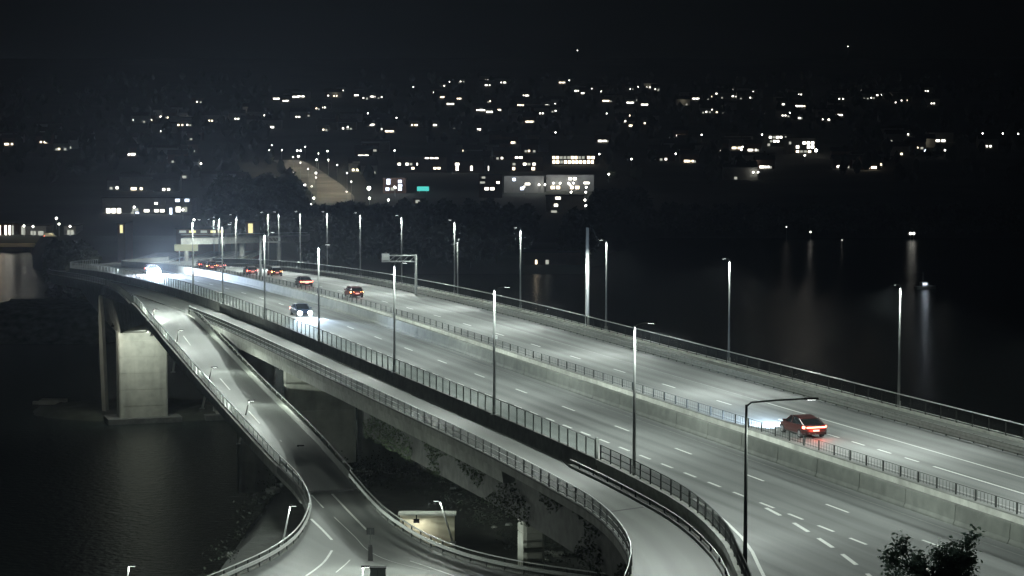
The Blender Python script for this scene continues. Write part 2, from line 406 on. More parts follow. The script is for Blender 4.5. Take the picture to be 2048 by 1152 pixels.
# ---- the ramp road and junction, below and left of the motorway
ZR = [(100,-11.6),(165,-11.6),(180,-11.2),(197,-9.9),(211.6,-7.6),(239,-5.0),(262,-2.4),(284,-1.3),(300,-1.3),(420,-1.3)]
def zr(Y): return smooth_t(ZR, Y)
Lp = [(275,612),(345,694),(415,775),(512,882),(560,933),(590,963),(608,988),(618,1012),(618,1034),(606,1064),(582,1093),(540,1122),(478,1152),(400,1185),(280,1230)]
Rp = [(364,606),(438,688),(512,766),(622,875),(672,930),(700,962),(722,988),(745,1014),(770,1038),(806,1064),(862,1096),(938,1124),(1036,1147),(1150,1165),(1300,1185)]
Lw = [at_f(x, y, zr) for x, y in Lp]; Rw = [at_f(x, y, zr) for x, y in Rp]
def dens(pts, n=5):
    out = []
    for i in range(len(pts)-1):
        p0, p1, p2, p3 = pts[max(0,i-1)], pts[i], pts[i+1], pts[min(len(pts)-1,i+2)]
        for k in range(n):
            t = k/n
            out.append(0.5*((2*p1)+(p2-p0)*t+(2*p0-5*p1+4*p2-p3)*t*t+(-p0+3*p1-3*p2+p3)*t**3))
    out.append(pts[-1]); return out
# at its top the ramp merges into the walkway
ext = []
for s_, vv_ in ((303,45.5),(315,46.6),(328,47.7),(342,48.6),(354,49.0)):
    ext.append((M(s_, vv_, PATH_DZ-.02), M(s_, 49.2, PATH_DZ-.02)))
Rw[0] = M(279, 49.1, PATH_DZ-.02)
Lw = [e[0] for e in ext[::-1]] + Lw; Rw = [e[1] for e in ext[::-1]] + Rw
LD, RD = dens(Lw), dens(Rw)
ramp = ribbon('road', LD, RD, ASPH_R, kind='structure')
low = [Vector((p.x-25, p.y-70, -11.6)) for p in (LD[-1],)]
ribbon('road', [LD[-1], Vector((-35,70,-11.6))], [RD[-1], Vector((14,70,-11.6))], ASPH_R, kind='structure')
def pstripe(name, pxs, w, parent=ramp, f=zr):
    pts = dens([at_f(x, y, f)+Vector((0,0,.012)) for x, y in pxs], 4) if len(pxs) > 2 else [at_f(x, y, f)+Vector((0,0,.012)) for x, y in pxs]
    mb = MB(); vs = []
    for i, p in enumerate(pts):
        t = (pts[min(i+1,len(pts)-1)] - pts[max(0,i-1)]).normalized(); q = Vector((-t.y, t.x, 0))*w/2
        vs += [p-q, p+q]
    mb.add(vs, [(2*i,2*i+1,2*i+3,2*i+2) for i in range(len(pts)-1)]); return mb.build(name, PAINT, parent)
for seg in ([(367,672),(388,700)],[(424,738),(460,780)],[(497,822),(520,848)],[(560,880),(582,903)]): pstripe('lane_marking', seg, .13)
pstripe('lane_marking', [(664,988),(700,1026),(733,1060)], .2)
pstripe('edge_marking', [(623,990),(647,1016)], .13)
pstripe('edge_marking', [(622,1038),(645,1060),(664,1080)], .22)
pstripe('edge_marking', [(664,1101),(650,1122),(632,1138),(612,1152)], .2)
pstripe('lane_marking', [(668,1034),(710,1074),(735,1100),(780,1122),(860,1142)], .07)
pstripe('edge_marking', [(700,1120),(690,1130),(672,1145)], .1)
pstripe('edge_marking', [(820,1122),(862,1136),(908,1152)], .16)
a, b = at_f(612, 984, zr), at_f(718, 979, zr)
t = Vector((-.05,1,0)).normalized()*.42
MB().add([a-t+Vector((0,0,.02)), b-t+Vector((0,0,.02)), b+t+Vector((0,0,.03)), a+t+Vector((0,0,.03))], [(0,1,2,3)]).build('cross_band', BAND, ramp)  # dark band laid across the ramp
# ramp structure below
rd = thing('ramp_deck', 'concrete deck of the sloping ramp beside the motorway bridge', 'bridge')
mb = MB(); k0 = 0; ke = next(i for i, p in enumerate(LD) if p.y < 196)
mb.loft([[LD[i]+Vector((-.3,0,-.02)), RD[i]+Vector((.3,0,-.02)), RD[i]+Vector((.3,0,-1.0)), RD[i]+Vector((-1,0,-1.6)), LD[i]+Vector((1,0,-1.6)), LD[i]+Vector((-.3,0,-1.0))] for i in range(ke)])
mb.build('deck_slab', CONC, rd)
for k in (46,):
    if k < ke:
        c = (LD[k]+RD[k])/2; MB().tube([(c.x,c.y,WATER-2),(c.x,c.y,c.z-1.5)], .5, 14).build('support_column', CONC_D, rd, True)

# ---------------------------------------------------------------- water and land
MB().add([(-4300,-300,WATER),(4300,-300,WATER),(4300,6100,WATER),(-4300,6100,WATER)], [(0,1,2,3)]).build('water', WAT, kind='structure')
def shoreX(Y): return lerp_t([(0,-34),(200,-32),(257,-32),(307,-38),(383,-53),(398,-40),(410,200)], Y)
def sm(t): t = max(0, min(1, t)); return t*t*(3-2*t)
def near_h(X, Y):
    v = NX*X + NY*Y
    top = lerp_t([(0,-12.6),(215,-12.8),(232,-14.5),(300,-27),(385,-29.2),(420,-33)], Y)
    h = -33 + (top+33)*sm((X - shoreX(Y))/9.0)
    # embankment carrying the motorway on the near bank
    emb = sm((v-(vE(max(62,min(150,-NY*X+NX*Y)))-26))/14)*sm((150-Y)/24)
    h = max(h, h + ((-4.6) - h)*emb)
    r = sm((v-92)/18); h = h*(1-r) + (-33)*r if Y > 120 else h
    n = noise.noise(Vector((X*.09, Y*.09, 0)))*1.1 + noise.noise(Vector((X*.35, Y*.35, 3)))*.5
    if 120 < Y < 215 and X < 12 and X > -30: n = min(n, 0)*.6
    return min(h + n*sm((h+32)/4), -2.2)
def grid(name, X0, X1, Y0, Y1, st, f, m, **tags):
    nx, ny = int((X1-X0)/st)+1, int((Y1-Y0)/st)+1; vs = []; fs = []
    for j in range(ny):
        for i in range(nx):
            x, y = X0+i*st, Y0+j*st; vs.append((x, y, f(x, y)))
    for j in range(ny-1):
        for i in range(nx-1):
            a = j*nx+i; fs.append((a, a+1, a+nx+1, a+nx))
    me = bpy.data.meshes.new(name); me.from_pydata(vs, [], fs)
    for p in me.polygons: p.use_smooth = True
    return link(me, name, m, **tags)
grid('ground', -90, 150, -60, 425, 2.5, near_h, GRD, kind='structure')
# far land: height against distance, the way the hillside climbs
PROF = [(505,861),(440,950),(400,1050),(330,1300),(250,1800),(180,2400),(118,3000)]
ZT = [(Y, HC + (230-y)*Y/4400) for y, Y in PROF]
def far_shore(px): return lerp_t([(-400,861),(62,861),(110,560),(560,545),(640,728),(1180,728),(1290,950),(3000,950)], px)
def far_h(X, Y):
    px = CX + 4400*X/max(Y,1)
    ys = far_shore(px)
    if Y > 3000: t = ZT[-1][1] - (Y-3000)*.05
    elif Y < 861: t = -23.5 if px < 600 else -26
    else: t = lerp_t(ZT, Y)
    if 560 < Y < 861 and px < 600: t = -23.5 + 0*Y
    if 861 <= Y < 950 and px < 600: t = lerp_t([(861,-28.8),(950,ZT[1][1])], Y)
    nz = noise.noise(Vector((X*.012, Y*.012, 1)))*min(1.5, (Y-500)*.004)
    h = -36 + (t+36)*sm((Y-ys)/30)
    # shore of the peninsula towards the inlet
    if px < 600 and Y > 640: 
        back = sm((Y-640)/40)*sm((861-Y)/12)*sm((90-px)/40); h = h*(1-back) + (-36)*back
    return h + nz*sm((Y-ys-20)/60)
vs, fs = [], []
Ys = [500+10*i for i in range(52)] + [1020+22*i for i in range(60)] + [2340+60*i for i in range(14)] + [3300,4000,6000]
xs = [-2200+40*i for i in range(122)]
for Y in Ys:
    for px in xs: X = (px-CX)/4400*Y*1.0; vs.append((X, Y, far_h(X, Y)))
nx = len(xs)
for j in range(len(Ys)-1):
    for i in range(nx-1): a = j*nx+i; fs.append((a,a+1,a+nx+1,a+nx))
me = bpy.data.meshes.new('hills'); me.from_pydata(vs, [], fs)
for p in me.polygons: p.use_smooth = True
link(me, 'hills', HILL, kind='structure')
def on_far(px, py):
    lo, hi = 540.0, 3000.0
    Y = 861.0; best = None
    while Y < 3050:
        p = at_y(px, py, Y)
        if p.z <= far_h(p.x, Y): best = p; break
        Y += 8
    if best is None: best = at_y(px, py, 2900)
    return Vector((best.x, best.y, far_h(best.x, best.y)))

HZM = bpy.data.materials.new('glow_haze'); HZM.use_nodes = True; nt = HZM.node_tree; nt.nodes.clear()
o_ = nt.nodes.new('ShaderNodeOutputMaterial'); pv = nt.nodes.new('ShaderNodeVolumePrincipled'); pv.inputs['Density'].default_value = .000095; pv.inputs['Color'].default_value = (.8,.87,.95,1); pv.inputs['Anisotropy'].default_value = .65
nt.links.new(pv.outputs[0], o_.inputs['Volume'])
if HAZE: MB().box((0,2900,70),(9000,6600,212)).build('glow_haze', HZM, kind='stuff')  # thin volume added to give a glow round the bright lamps
# ================================================================= LAMPS
IES = """IESNA:LM-63-1995
TILT=NONE
1 1000 1 %d 1 1 2 0 0 0
1 1 100
%s
0
%s
"""
angs = list(range(0, 91, 5))
def inten(a):
    if a <= 66: return min(1/math.cos(math.radians(a))**2.9, 13)*230
    return max(0.0, 13*230*(1-(a-66)/15.0)**1.3) if a < 81 else 4
txt = bpy.data.texts.new('street_luminaire.ies')
txt.write(IES % (len(angs)+1, ' '.join(map(str, angs))+' 180', ' '.join('%.1f' % inten(a) for a in angs)+' 0'))
angr = [0,10,20,30,40,50,60,65,70,74,77,80,84,88,92,100,120,150]
def intr(t): return 10*min(1/max(.05,math.cos(math.radians(t)))**3, 140) if t <= 80 else 520 if t < 108 else 260
txt2 = bpy.data.texts.new('low_luminaire.ies')
txt2.write(IES % (len(angr)+1, ' '.join(map(str, angr))+' 180', ' '.join('%.1f' % intr(t) for t in angr)+' 0'))
def ies_light(name, energy, col, radius=.15, txt=txt):
    l = bpy.data.lights.new(name, 'POINT'); l.energy = energy; l.color = col; l.shadow_soft_size = radius
    l.use_nodes = True; nt = l.node_tree; em = nt.nodes['Emission']
    ie = nt.nodes.new('ShaderNodeTexIES'); ie.mode = 'INTERNAL'; ie.ies = txt; ie.inputs['Strength'].default_value = 1.0
    nt.links.new(ie.outputs[0], em.inputs['Strength'])
    return l
L_MAIN = ies_light('street_light', 172, (.9,1.0,.93))
L_MID = ies_light('street_light', 96, (.9,1.0,.93))
L_RAMP = ies_light('path_light', 70, (.9,1.0,.9), .15, txt2)
L_TOWN = ies_light('town_light', 260, (1,.93,.72))
def put_light(data, parent, loc, rot=None):
    o = bpy.data.objects.new(data.name, data); COL.objects.link(o); o.parent = parent; o.location = loc
    if rot: o.rotation_euler = rot
    return o
# a motorway lamp, local +x towards the road
def make_lamp(h, arm, lit=True, label='', POLE=POLE):
    r = thing('street_lamp', label, 'street lamp')
    MB().tube([(0,0,-.4),(0,0,h*.5),(0,0,h)], .12, 12, .065).build('pole', POLE, r, True)
    MB().box((0,0,.03),(.5,.5,.08)).box((0,0,.5),(.14,.3,.5)).build('pole_base', STEEL, r)
    MB().tube([(0,0,h-.1),(.25,0,h+.12),(arm*.5,0,h+.22),(arm,0,h+.28)], .045, 8).build('arm', DSTEEL, r, True)
    hd = MB().loft([[Vector((arm-.1+x,y*w,h+.24+z)) for y, z in ((-1,0),(1,0),(.8,.1),(-.8,.1))] for x, w in ((0,.08),(.15,.16),(.6,.17),(.75,.1))]).build('lamp_head', DSTEEL, r)
    if lit:
        MB().box((arm+.28,0,h+.232),(.42,.22,.012)).build('led_plate', E_LED, hd)
    return r
lampA = make_lamp(10, .95)
index_kids(lampA)
def add_lamp_at(P, ang, label, proto, light=None, arm=.95, h=10, first=[True], group='tall lamp posts along the motorway'):
    r = dup(proto, P, ang, label, group)
    if light: put_light(light, r, (arm+.28, 0, h+.1))
    return r
ROADANG = math.atan2(NY, NX)
near_px = [(1280,'bright topped lamp post at the mesh railing left of the longest lamp arm'),(983,'lamp post at the screen fence in the middle of the picture'),
 (783,'lamp post at the screen fence just below the cantilever sign'),(632,'lamp post at the screen fence right of the oncoming headlights'),
 (524,'lamp post at the screen fence with the small gantry arm behind it'),(440,'slim lamp post at the near railing beyond the screen fence'),(381,'last slim lamp post before the glaring headlights, near railing')]
for px, lb in near_px:
    s = s_of_px(px, 53.3); add_lamp_at(M(s, vE(s)-.18 if s > 140 else vE(s)-.1), ROADANG-.85, lb, lampA, L_MAIN)
far_px = [(1803,'rightmost tall lamp post behind the far railing'),(1460,'lone lamp post behind the far railing between the dark gaps'),(1213,'lamp post just right of the thick white mast'),
 (1041,'lamp post left of the dark gap beside the water reflections'),(909,'lamp post carrying a small camera bracket'),(803,'lamp post standing behind the cantilever sign arms'),
 (720,'lamp post left of the cantilever sign at the far railing'),(654,'lamp post right of the hillside road, far railing'),(600,'greenish lamp post under the dark wood, far railing'),(557,'lamp post at the far railing above the second gantry arm')]
for px, lb in far_px:
    s = s_of_px(px, 85.45); add_lamp_at(M(s, 85.45), ROADANG+math.pi+.7, lb, lampA, L_MID)
for s in (130, 98, 66): add_lamp_at(M(s, 85.45), ROADANG+math.pi, 'lamp post at the far railing outside the right of the view', lampA, L_MID)
for s in (400, 435, 470, 505, 545, 590):
    add_lamp_at(M(s, 85.45), ROADANG+math.pi, 'far off lamp post along the motorway beyond the bridge crest', lampA, L_MAIN)
# nearest pole with its long arm seen dark against the road
bx = at_z(1490, 1150, 0)
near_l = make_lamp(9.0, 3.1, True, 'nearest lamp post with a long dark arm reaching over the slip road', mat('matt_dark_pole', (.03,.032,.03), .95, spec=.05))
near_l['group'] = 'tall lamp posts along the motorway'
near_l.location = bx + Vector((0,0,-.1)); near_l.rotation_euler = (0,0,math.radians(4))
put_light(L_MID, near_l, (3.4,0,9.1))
for o in [lampA] + list(lampA.children_recursive): bpy.data.objects.remove(o)

DPOLE = mat('shaded_pole', (.012,.013,.012), .95, spec=.05)
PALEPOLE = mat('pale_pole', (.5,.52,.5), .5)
# leaning ramp lamps: foot px, head px, distance
def lean_lamp(foot, head, Y, label, side=1, lit=True, energy=None, thick=.09, two=False):
    a, b = at_y(*foot, Y), at_y(*head, Y)
    r = thing('path_lamp', label, 'street lamp', a, group='leaning lamp posts along the ramp')
    d = b - a; top = d.length
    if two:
        MB().tube([(0,0,0), d*.45], thick*1.5, 10, thick*1.3).build('pole_foot_lit', CONC_P, r, True); MB().tube([d*.45, d], thick, 10, thick*.6).build('pole', DPOLE, r, True)  # pole split by tone: lit foot painted pale, shaded upper part painted dark
    else: MB().tube([(0,0,0), d*.5, d], thick, 10, thick*.6).build('pole', PALEPOLE, r, True)
    MB().box((0,0,.05),(.5,.5,.12)).build('pole_base', STEEL, r)
    hd = MB().box(d+Vector((.28*side,0,.05)),(.62,.26,.1)).box(d+Vector((0,0,.02)),(.16,.16,.16)).build('lamp_head', BLACK, r)
    if lit:
        MB().box(d+Vector((.32*side,0,-.008)),(.4,.2,.012)).build('led_plate', E_LED, hd)
        put_light(L_RAMP, r, d+Vector((.32*side,0,-.1)))
    return r
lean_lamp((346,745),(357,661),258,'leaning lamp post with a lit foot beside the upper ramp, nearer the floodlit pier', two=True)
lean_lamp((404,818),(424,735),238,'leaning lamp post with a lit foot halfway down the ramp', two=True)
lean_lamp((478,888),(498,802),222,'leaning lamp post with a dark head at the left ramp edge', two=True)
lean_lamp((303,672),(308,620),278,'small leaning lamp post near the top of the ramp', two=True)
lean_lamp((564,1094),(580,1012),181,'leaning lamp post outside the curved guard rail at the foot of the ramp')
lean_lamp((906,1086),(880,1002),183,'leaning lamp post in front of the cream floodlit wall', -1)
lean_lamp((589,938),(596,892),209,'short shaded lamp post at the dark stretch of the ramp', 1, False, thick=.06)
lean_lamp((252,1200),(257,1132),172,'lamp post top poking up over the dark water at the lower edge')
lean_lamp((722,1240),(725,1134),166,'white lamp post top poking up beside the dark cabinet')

# floodlights on the big pier and on the abutment wall
def flood(P, rot_to, label, energy, size=120, col=(1,.97,.84), off=(0,-.25,-.2)):
    r = thing('floodlight', label, 'floodlight', P)
    hd = MB().box((0,0,0),(.5,.35,.3)).box((0,0,.3),(.1,.1,.4)).build('lamp_head', BLACK, r)
    l = bpy.data.lights.new('flood_light', 'SPOT'); l.energy = energy; l.color = col; l.spot_size = math.radians(size); l.spot_blend = .8; l.shadow_soft_size = .12
    o = put_light(l, r, off); d = Vector(rot_to); o.rotation_mode = 'QUATERNION'; o.rotation_quaternion = d.to_track_quat('-Z','Y')
    return r
pf = M(377.0, 59.4, 0)
flood(Vector((pf.x, pf.y, -13.3)), (-.1, .8, -.5), 'small black floodlight shining on the tall pier', 4200, 172, (.93,1,.9))
pf = M(381.5, 54.0, 0)
flood(Vector((pf.x, pf.y, -12.6)), (-.55, .5, -.45), 'added floodlight on the outer corner of the bridge girder lighting the islet', 1500, 160, off=(-.4,-.1,-.2))  # no lamp known on this corner; added to light islet, fin and shore
wf = at_y(833, 1042, a_.y-.9)
flood(wf, (0, .8, -.55), 'small black floodlight on the cream abutment wall', 130, 165)

# ================================================================= BARRIERS AND RAILINGS
# screen fence on the near edge: posts and translucent panels
fence = thing('screen_fence', 'long fence of translucent panels between dark posts along the near lanes', 'fence')
fs0, fs1 = 141.7, 345.0
SCR_H = 1.25
post_me = MB().box((0,0,SCR_H/2),(.07,.1,SCR_H)).mesh('post')
n = int((fs1-fs0)/2.0)
for i in range(n+1):
    s = fs0 + i*2.0; P = M(s, vE(s)-.2, .06)
    link(post_me, 'post', DSTEEL, fence, loc=P, rz=ROADANG)
pan_me = MB().box((0,0,SCR_H/2),(.03,1.84,SCR_H-.12)).mesh('panel')
for i in range(n):
    s = fs0 + i*2.0+1; P = M(s, vE(s)-.2, .06)
    link(pan_me, 'panel', GLS, fence, loc=P, rz=ROADANG)
prof('top_rail', srange(fs0, fs0+2.0*n, 4), lambda s: [(vE(s)-.26,SCR_H+.06),(vE(s)-.14,SCR_H+.06),(vE(s)-.14,SCR_H+.12),(vE(s)-.26,SCR_H+.09)], DSTEEL, fence)
e_ = M(fs0-.3, vE(fs0)-.2, .06)
link(MB().box((0,0,.75),(.16,.16,1.5)).mesh('end_post'), 'end_post', STEEL, fence, loc=e_, rz=ROADANG)

def railing(name, label, cat, vf, ss, h, dz0, post_step, mpost, mrail, nrails=2, bal=None, balm=None, group=None, kerb=0, prad=.035):
    r = thing(name, label, cat)
    if group: r['group'] = group
    pm = MB().box((0,0,h/2),(.08,.1,h)).mesh('post'); s = ss[0]; c = 0
    while s <= ss[-1] and c < 290:
        P = M(s, vf(s), dz0); link(pm, 'post', mpost, r, loc=P, rz=ROADANG); s += post_step; c += 1
    for k in range(nrails):
        z = dz0 + h - k*(h-.15)/max(1, nrails-1) if nrails > 1 else dz0+h
        mb = MB(); mb.tube([M(q, vf(q), z) for q in ss], prad if k == 0 else prad*.7, 6); mb.build('rail', mrail, r, True)
    if bal:
        mb = MB(); s = ss[0]
        while s <= ss[-1]:
            P = M(s, vf(s), dz0+h/2); mb.box(P, (.022,.022,h-.12)); s += bal
        mb.build('balusters', balm or mpost, r, kind='stuff')
    return r
railing('railing', 'dark mesh railing on a pale kerb curving along the slip road', 'railing', lambda s: vE(s)-.15, srange(84,140.8,2), 1.0, .12, 2.1, DSTEEL, DSTEEL, 3, .14, DSTEEL)
railing('railing', 'plain railing continuing the near edge past the screen fence', 'railing', lambda s: vE(s)-.2, srange(347,560,5), 1.1, .06, 4, STEEL, STEEL, 2, None)
railing('railing', 'outer walkway railing of close vertical bars above the ramp', 'railing', lambda s: vP(s)-.04, srange(84,278,3), .95, PATH_DZ+.12, 2.0, DSTEEL, STEEL, 3, .13, DSTEEL)
railing('railing', 'distant walkway railing beyond the top of the ramp', 'railing', lambda s: vP(s)-.04, srange(353,480,3), .95, PATH_DZ+.12, 3.0, DSTEEL, STEEL, 2, .3, DSTEEL)
railing('railing', 'low inner rail between the walkway and the slip road edge', 'railing', lambda s: vE(s)-.58, srange(84,146,3), .35, PATH_DZ+.2, 3, DSTEEL, STEEL, 1, None)
railing('railing', 'outermost railing along the far side against the black water', 'railing', lambda s: 85.1, srange(64,560,4), 1.1, .3, 2.4, DSTEEL, STEEL, 2, .16, DSTEEL, prad=.05)
railing('railing', 'dark railing on the far side of the gap between the two decks', 'railing', lambda s: V_FAR, srange(80,470,4), .7, .08, 2.4, DSTEEL, DSTEEL, 2, .42, DSTEEL, prad=.018)
GRAIL = mat('weathered_guard_rail', (.12,.125,.115), .7, .2, nscale=3, namt=.2)
# steel guardrail between far lanes and walkway
gr = thing('guard_rail', 'steel guard rail between the far lanes and the pale walkway', 'guard rail')
prof('beam', srange(64,560,4), lambda s: [(81.75,.2),(81.8,.3),(81.75,.45),(81.8,.6),(81.75,.7),(81.84,.7),(81.88,.45),(81.84,.2)], GRAIL, gr)
pm = MB().box((0,0,.35),(.07,.1,.7)).mesh('post')
s = 64
while s < 560: link(pm, 'post', DSTEEL, gr, loc=M(s, 81.95), rz=ROADANG); s += 2
# concrete median wall in segments
wall = thing('concrete_barrier', 'long olive grey concrete barrier between the two carriageways', 'barrier')
s = 64.0
while s < 600:
    e = s+5.93 if s < 300 else s+11.93
    prof('barrier_segment', srange(s, e, 3), lambda q: [(V_WALL-.02,.0),(V_WALL-.02,.12),(V_WALL+.08,.3),(V_WALL+.12,1.16),(V_WALL+.16,1.2),(V_WALL+.42,1.2),(V_WALL+.46,1.16),(V_WALL+.5,0)], CONC_O, wall)
    s = e+.07
# curved guard rails of the ramp
def edge_rail(pts, label, side, h=1.0, name='guard_rail', start=0, step=2.0, beam=True, cat='guard rail', mpost=None, bal=None):
    r = thing(name, label, cat); up = Vector((0,0,1))
    pts = pts[start:]
    MB().tube([p+up*h for p in pts], .055, 8).build('top_rail', STEEL, r, True)
    off = []
    for i, p in enumerate(pts):
        t = (pts[min(i+1,len(pts)-1)]-pts[max(0,i-1)]).normalized(); off.append(Vector((-t.y, t.x, 0))*side)
    if beam:
        mb = MB(); mb.loft([[p+o*a+up*z for a, z in ((.1,.4),(.16,.47),(.1,.55),(.16,.63),(.1,.7),(.05,.7),(.08,.55),(.05,.4))] for p, o in zip(pts, off)]); mb.build('beam', STEEL, r)
    pm = MB().box((0,0,h/2),(.09,.09,h)).mesh('post')
    for p, t in on_line(pts, step): link(pm, 'post', mpost or DSTEEL, r, loc=p, rz=math.atan2(t.y, t.x))
    mb = MB(); mb.loft([[p+up*z-o*a for a, z in ((.0,-.6),(.3,-.6),(.3,.1),(.0,.1))] for p, o in zip(pts, off)]); mb.build('kerb_beam', CONC_D, r)
    if bal:
        mb = MB()
        for p, t in on_line(pts, bal): mb.box(p+up*(h/2), (.02,.02,h-.1))
        mb.build('balusters', DSTEEL, r, kind='stuff')
    return r
i950 = min(range(len(LD)), key=lambda i: (LD[i]-at_f(560,933,zr)).length)
edge_rail(LD[24:i950+1], 'straight railing with a bright top along the left edge of the ramp', -1, 1.0, 'railing', 0, 2, False, 'railing', STEEL, .25)
railing_top = edge_rail(LD[:24], 'dark railing where the ramp widens into the walkway at its top', -1, 1.0, 'railing', 0, 2, False, 'railing', DSTEEL, .3)
for o_ in railing_top.children:
    if o_.name.startswith('top_rail'): o_.data.materials[0] = DSTEEL
edge_rail(LD[i950:-4], 'guard rail sweeping round the dark water at the foot of the ramp', 1, 1.0, bal=.2)
j950 = min(range(len(RD)), key=lambda i: (RD[i]-at_f(700,962,zr)).length)
edge_rail(RD[j950:], 'guard rail curving away below the cream floodlit wall', -1, 1.0, bal=.2)
# concrete parapet on the right of the ramp
pp = thing('parapet', 'grey concrete parapet along the right side of the ramp', 'parapet')
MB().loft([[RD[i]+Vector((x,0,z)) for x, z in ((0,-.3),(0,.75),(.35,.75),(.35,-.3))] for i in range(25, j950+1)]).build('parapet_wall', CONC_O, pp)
MB().tube([RD[i]+Vector((.2,0,1.1)) for i in range(25, j950+1)], .05, 6).build('top_rail', STEEL, pp, True)
pm = MB().box((0,0,.9),(.06,.06,.4)).mesh('post')
for p, t in on_line([RD[i]+Vector((.2,0,0)) for i in range(25, j950+1)], 2.5): link(pm, 'post', STEEL, pp, loc=p)
# ================================================================= VEHICLES
def paint(name, col): return mat(name, col, .28, .2, nscale=.8, namt=.06, spec=.6)
P_RED, P_BLK, P_GRY, P_WHT, P_BLU = paint('car_paint_dark_red',(.04,.008,.007)), paint('car_paint_black',(.015,.015,.017)), paint('car_paint_grey',(.12,.12,.125)), paint('car_paint_white',(.55,.56,.56)), paint('car_paint_blue',(.02,.03,.07))
def car(P, ang, label, col, style='suv', going='away', group=None, head=E_HEAD, tail=E_TAIL, beam=0, high=0, bar=False, tail_e=0):
    L, Wd, H = {'coupe':(4.7,1.9,1.5),'suv':(4.6,1.86,1.64), 'hatch':(4.2,1.78,1.48), 'sedan':(4.6,1.82,1.45), 'van':(5.2,1.98,2.3)}[style]
    r = thing('car' if style != 'van' else 'van', label, 'car' if style != 'van' else 'van', P, ang, group)
    hw = Wd/2; belt = {'coupe':.98,'suv':1.02,'hatch':.92,'sedan':.9,'van':1.15}[style]; lo = .24
    st = [(-L/2,.80,.5,belt-.12),(-L/2+.08,.93,.36,belt-.02),(-L/2+.5,1,lo,belt+.02),(-L*.2,1,lo,belt),(L*.18,1,lo,belt-.02),(L*.3,.99,lo,belt-.07),(L/2-.35,.95,lo+.04,belt-.2),(L/2-.06,.85,.34,belt-.32),(L/2,.74,.42,belt-.42)]
    if style == 'van': st[-4:] = [(L*.34,.99,lo,belt+.05),(L/2-.4,.97,lo,belt-.1),(L/2-.08,.9,.34,belt-.25),(L/2,.8,.42,belt-.38)]
    mb = MB(); rings = []
    for x, k, z0, z1 in st:
        w = hw*k; rings.append([Vector((x,y,z)) for y, z in ((-w*.86,z0),(-w*.98,z0+.12),(-w,(z0+z1)/2),(-w*.97,z1-.1),(-w*.88,z1),(w*.88,z1),(w*.97,z1-.1),(w,(z0+z1)/2),(w*.98,z0+.12),(w*.86,z0))])
    mb.loft(rings); body = mb.build('body', col, r)
    g0, g1, g2, g3 = {'coupe':(-L/2+.3,-L/2+1.25,L*.06,L*.25),'suv':(-L/2+.12,-L/2+.62,L*.08,L*.27),'hatch':(-L/2+.1,-L/2+.6,L*.08,L*.27),'sedan':(-L/2+.55,-L/2+1.35,L*.06,L*.25),'van':(-L/2+.06,-L/2+.14,L*.22,L*.36)}[style]
    def sec(x, z, w): return [Vector((x,-w,belt-.03)),Vector((x,-w*.93+.0,z*.55+belt*.45)),Vector((x,-w*.82,z-.04)),Vector((x,-w*.7,z)),Vector((x,w*.7,z)),Vector((x,w*.82,z-.04)),Vector((x,w*.93,z*.55+belt*.45)),Vector((x,w,belt-.03))]
    mb = MB(); mb.loft([sec(g0,belt+.02,hw*.86),sec(g1,H-.1,hw*.9),sec((g1+g2)/2,H,hw*.91),sec(g2,H-.04,hw*.9),sec(g3,belt+.02,hw*.88)])
    gm = CARGL if style != 'van' else col
    mb.build('windows' if style != 'van' else 'cabin', gm, r)
    mb = MB(); mb.loft([[Vector((x,y*w,z+dz)) for y, dz in ((-.84,-.07),(-.72,.015),(.72,.015),(.84,-.07))] for x, w, z in ((g1-.1,hw*.9,H-.09),((g1+g2)/2,hw*.91,H),(g2,hw*.9,H-.04))])
    mb.build('roof', col, r)
    if style == 'suv':
        MB().box((g1-.16,0,H-.06),(.34,hw*1.35,.05)).build('spoiler', col, r)
    for sy in (-1,1):                                   # pillars
        for xa, za, xb, zb in ((g0+.02,belt,g1,H-.12),(0.0,belt,-.05,H-.06),(g3-.02,belt,g2,H-.06)):
            MB().tube([(xa,sy*hw*.885,za),(xb,sy*hw*.80,zb)], .045, 6).build('pillar', col, r)
        MB().box((g3-.25, sy*(hw+.09), belt+.08), (.12,.2,.14)).build('mirror', col, r)
    if style == 'van': MB().box((g3-.3,0,belt+.45),(.06,Wd*.7,.6), Matrix.Rotation(-.5,3,'Y')).build('windscreen', CARGL, r)
    for sx in (-L*.31, L*.31):
        for sy in (-1,1):
            w = MB().tube([(sx,sy*(hw-.2),.33),(sx,sy*(hw+.01),.33)], .33, 16).build('wheel', TYRE, r)
            MB().tube([(sx,sy*(hw-.02),.33),(sx,sy*(hw+.025),.33)], .21, 10).build('rim', RIM, w)
    xr = -L/2 - .015; zt = belt-.16
    for sy in (-1,1):
        MB().loft([[Vector((xr+.02,sy*hw*.5,zt-.07)),Vector((xr+.02,sy*hw*.5,zt+.08)),Vector((xr+.12,sy*hw*.94,zt+.1)),Vector((xr+.12,sy*hw*.94,zt-.06))],[Vector((xr+.1,sy*hw*.5,zt-.07)),Vector((xr+.1,sy*hw*.5,zt+.08)),Vector((xr+.4,sy*hw*1.0,zt+.1)),Vector((xr+.4,sy*hw*1.0,zt-.06))]]).build('tail_light', tail, r)
        MB().loft([[Vector((L/2-.13,sy*hw*.5,belt-.52)),Vector((L/2-.13,sy*hw*.5,belt-.38)),Vector((L/2-.26,sy*hw*.88,belt-.34)),Vector((L/2-.26,sy*hw*.88,belt-.5))],[Vector((L/2+.01,sy*hw*.5,belt-.54)),Vector((L/2-.0,sy*hw*.5,belt-.4)),Vector((L/2-.14,sy*hw*.88,belt-.36)),Vector((L/2-.14,sy*hw*.88,belt-.52))]]).build('headlight', head, r)
    if bar: MB().box((xr+.03,0,zt+.03),(.06,Wd*.8,.09)).build('light_bar', tail, r)
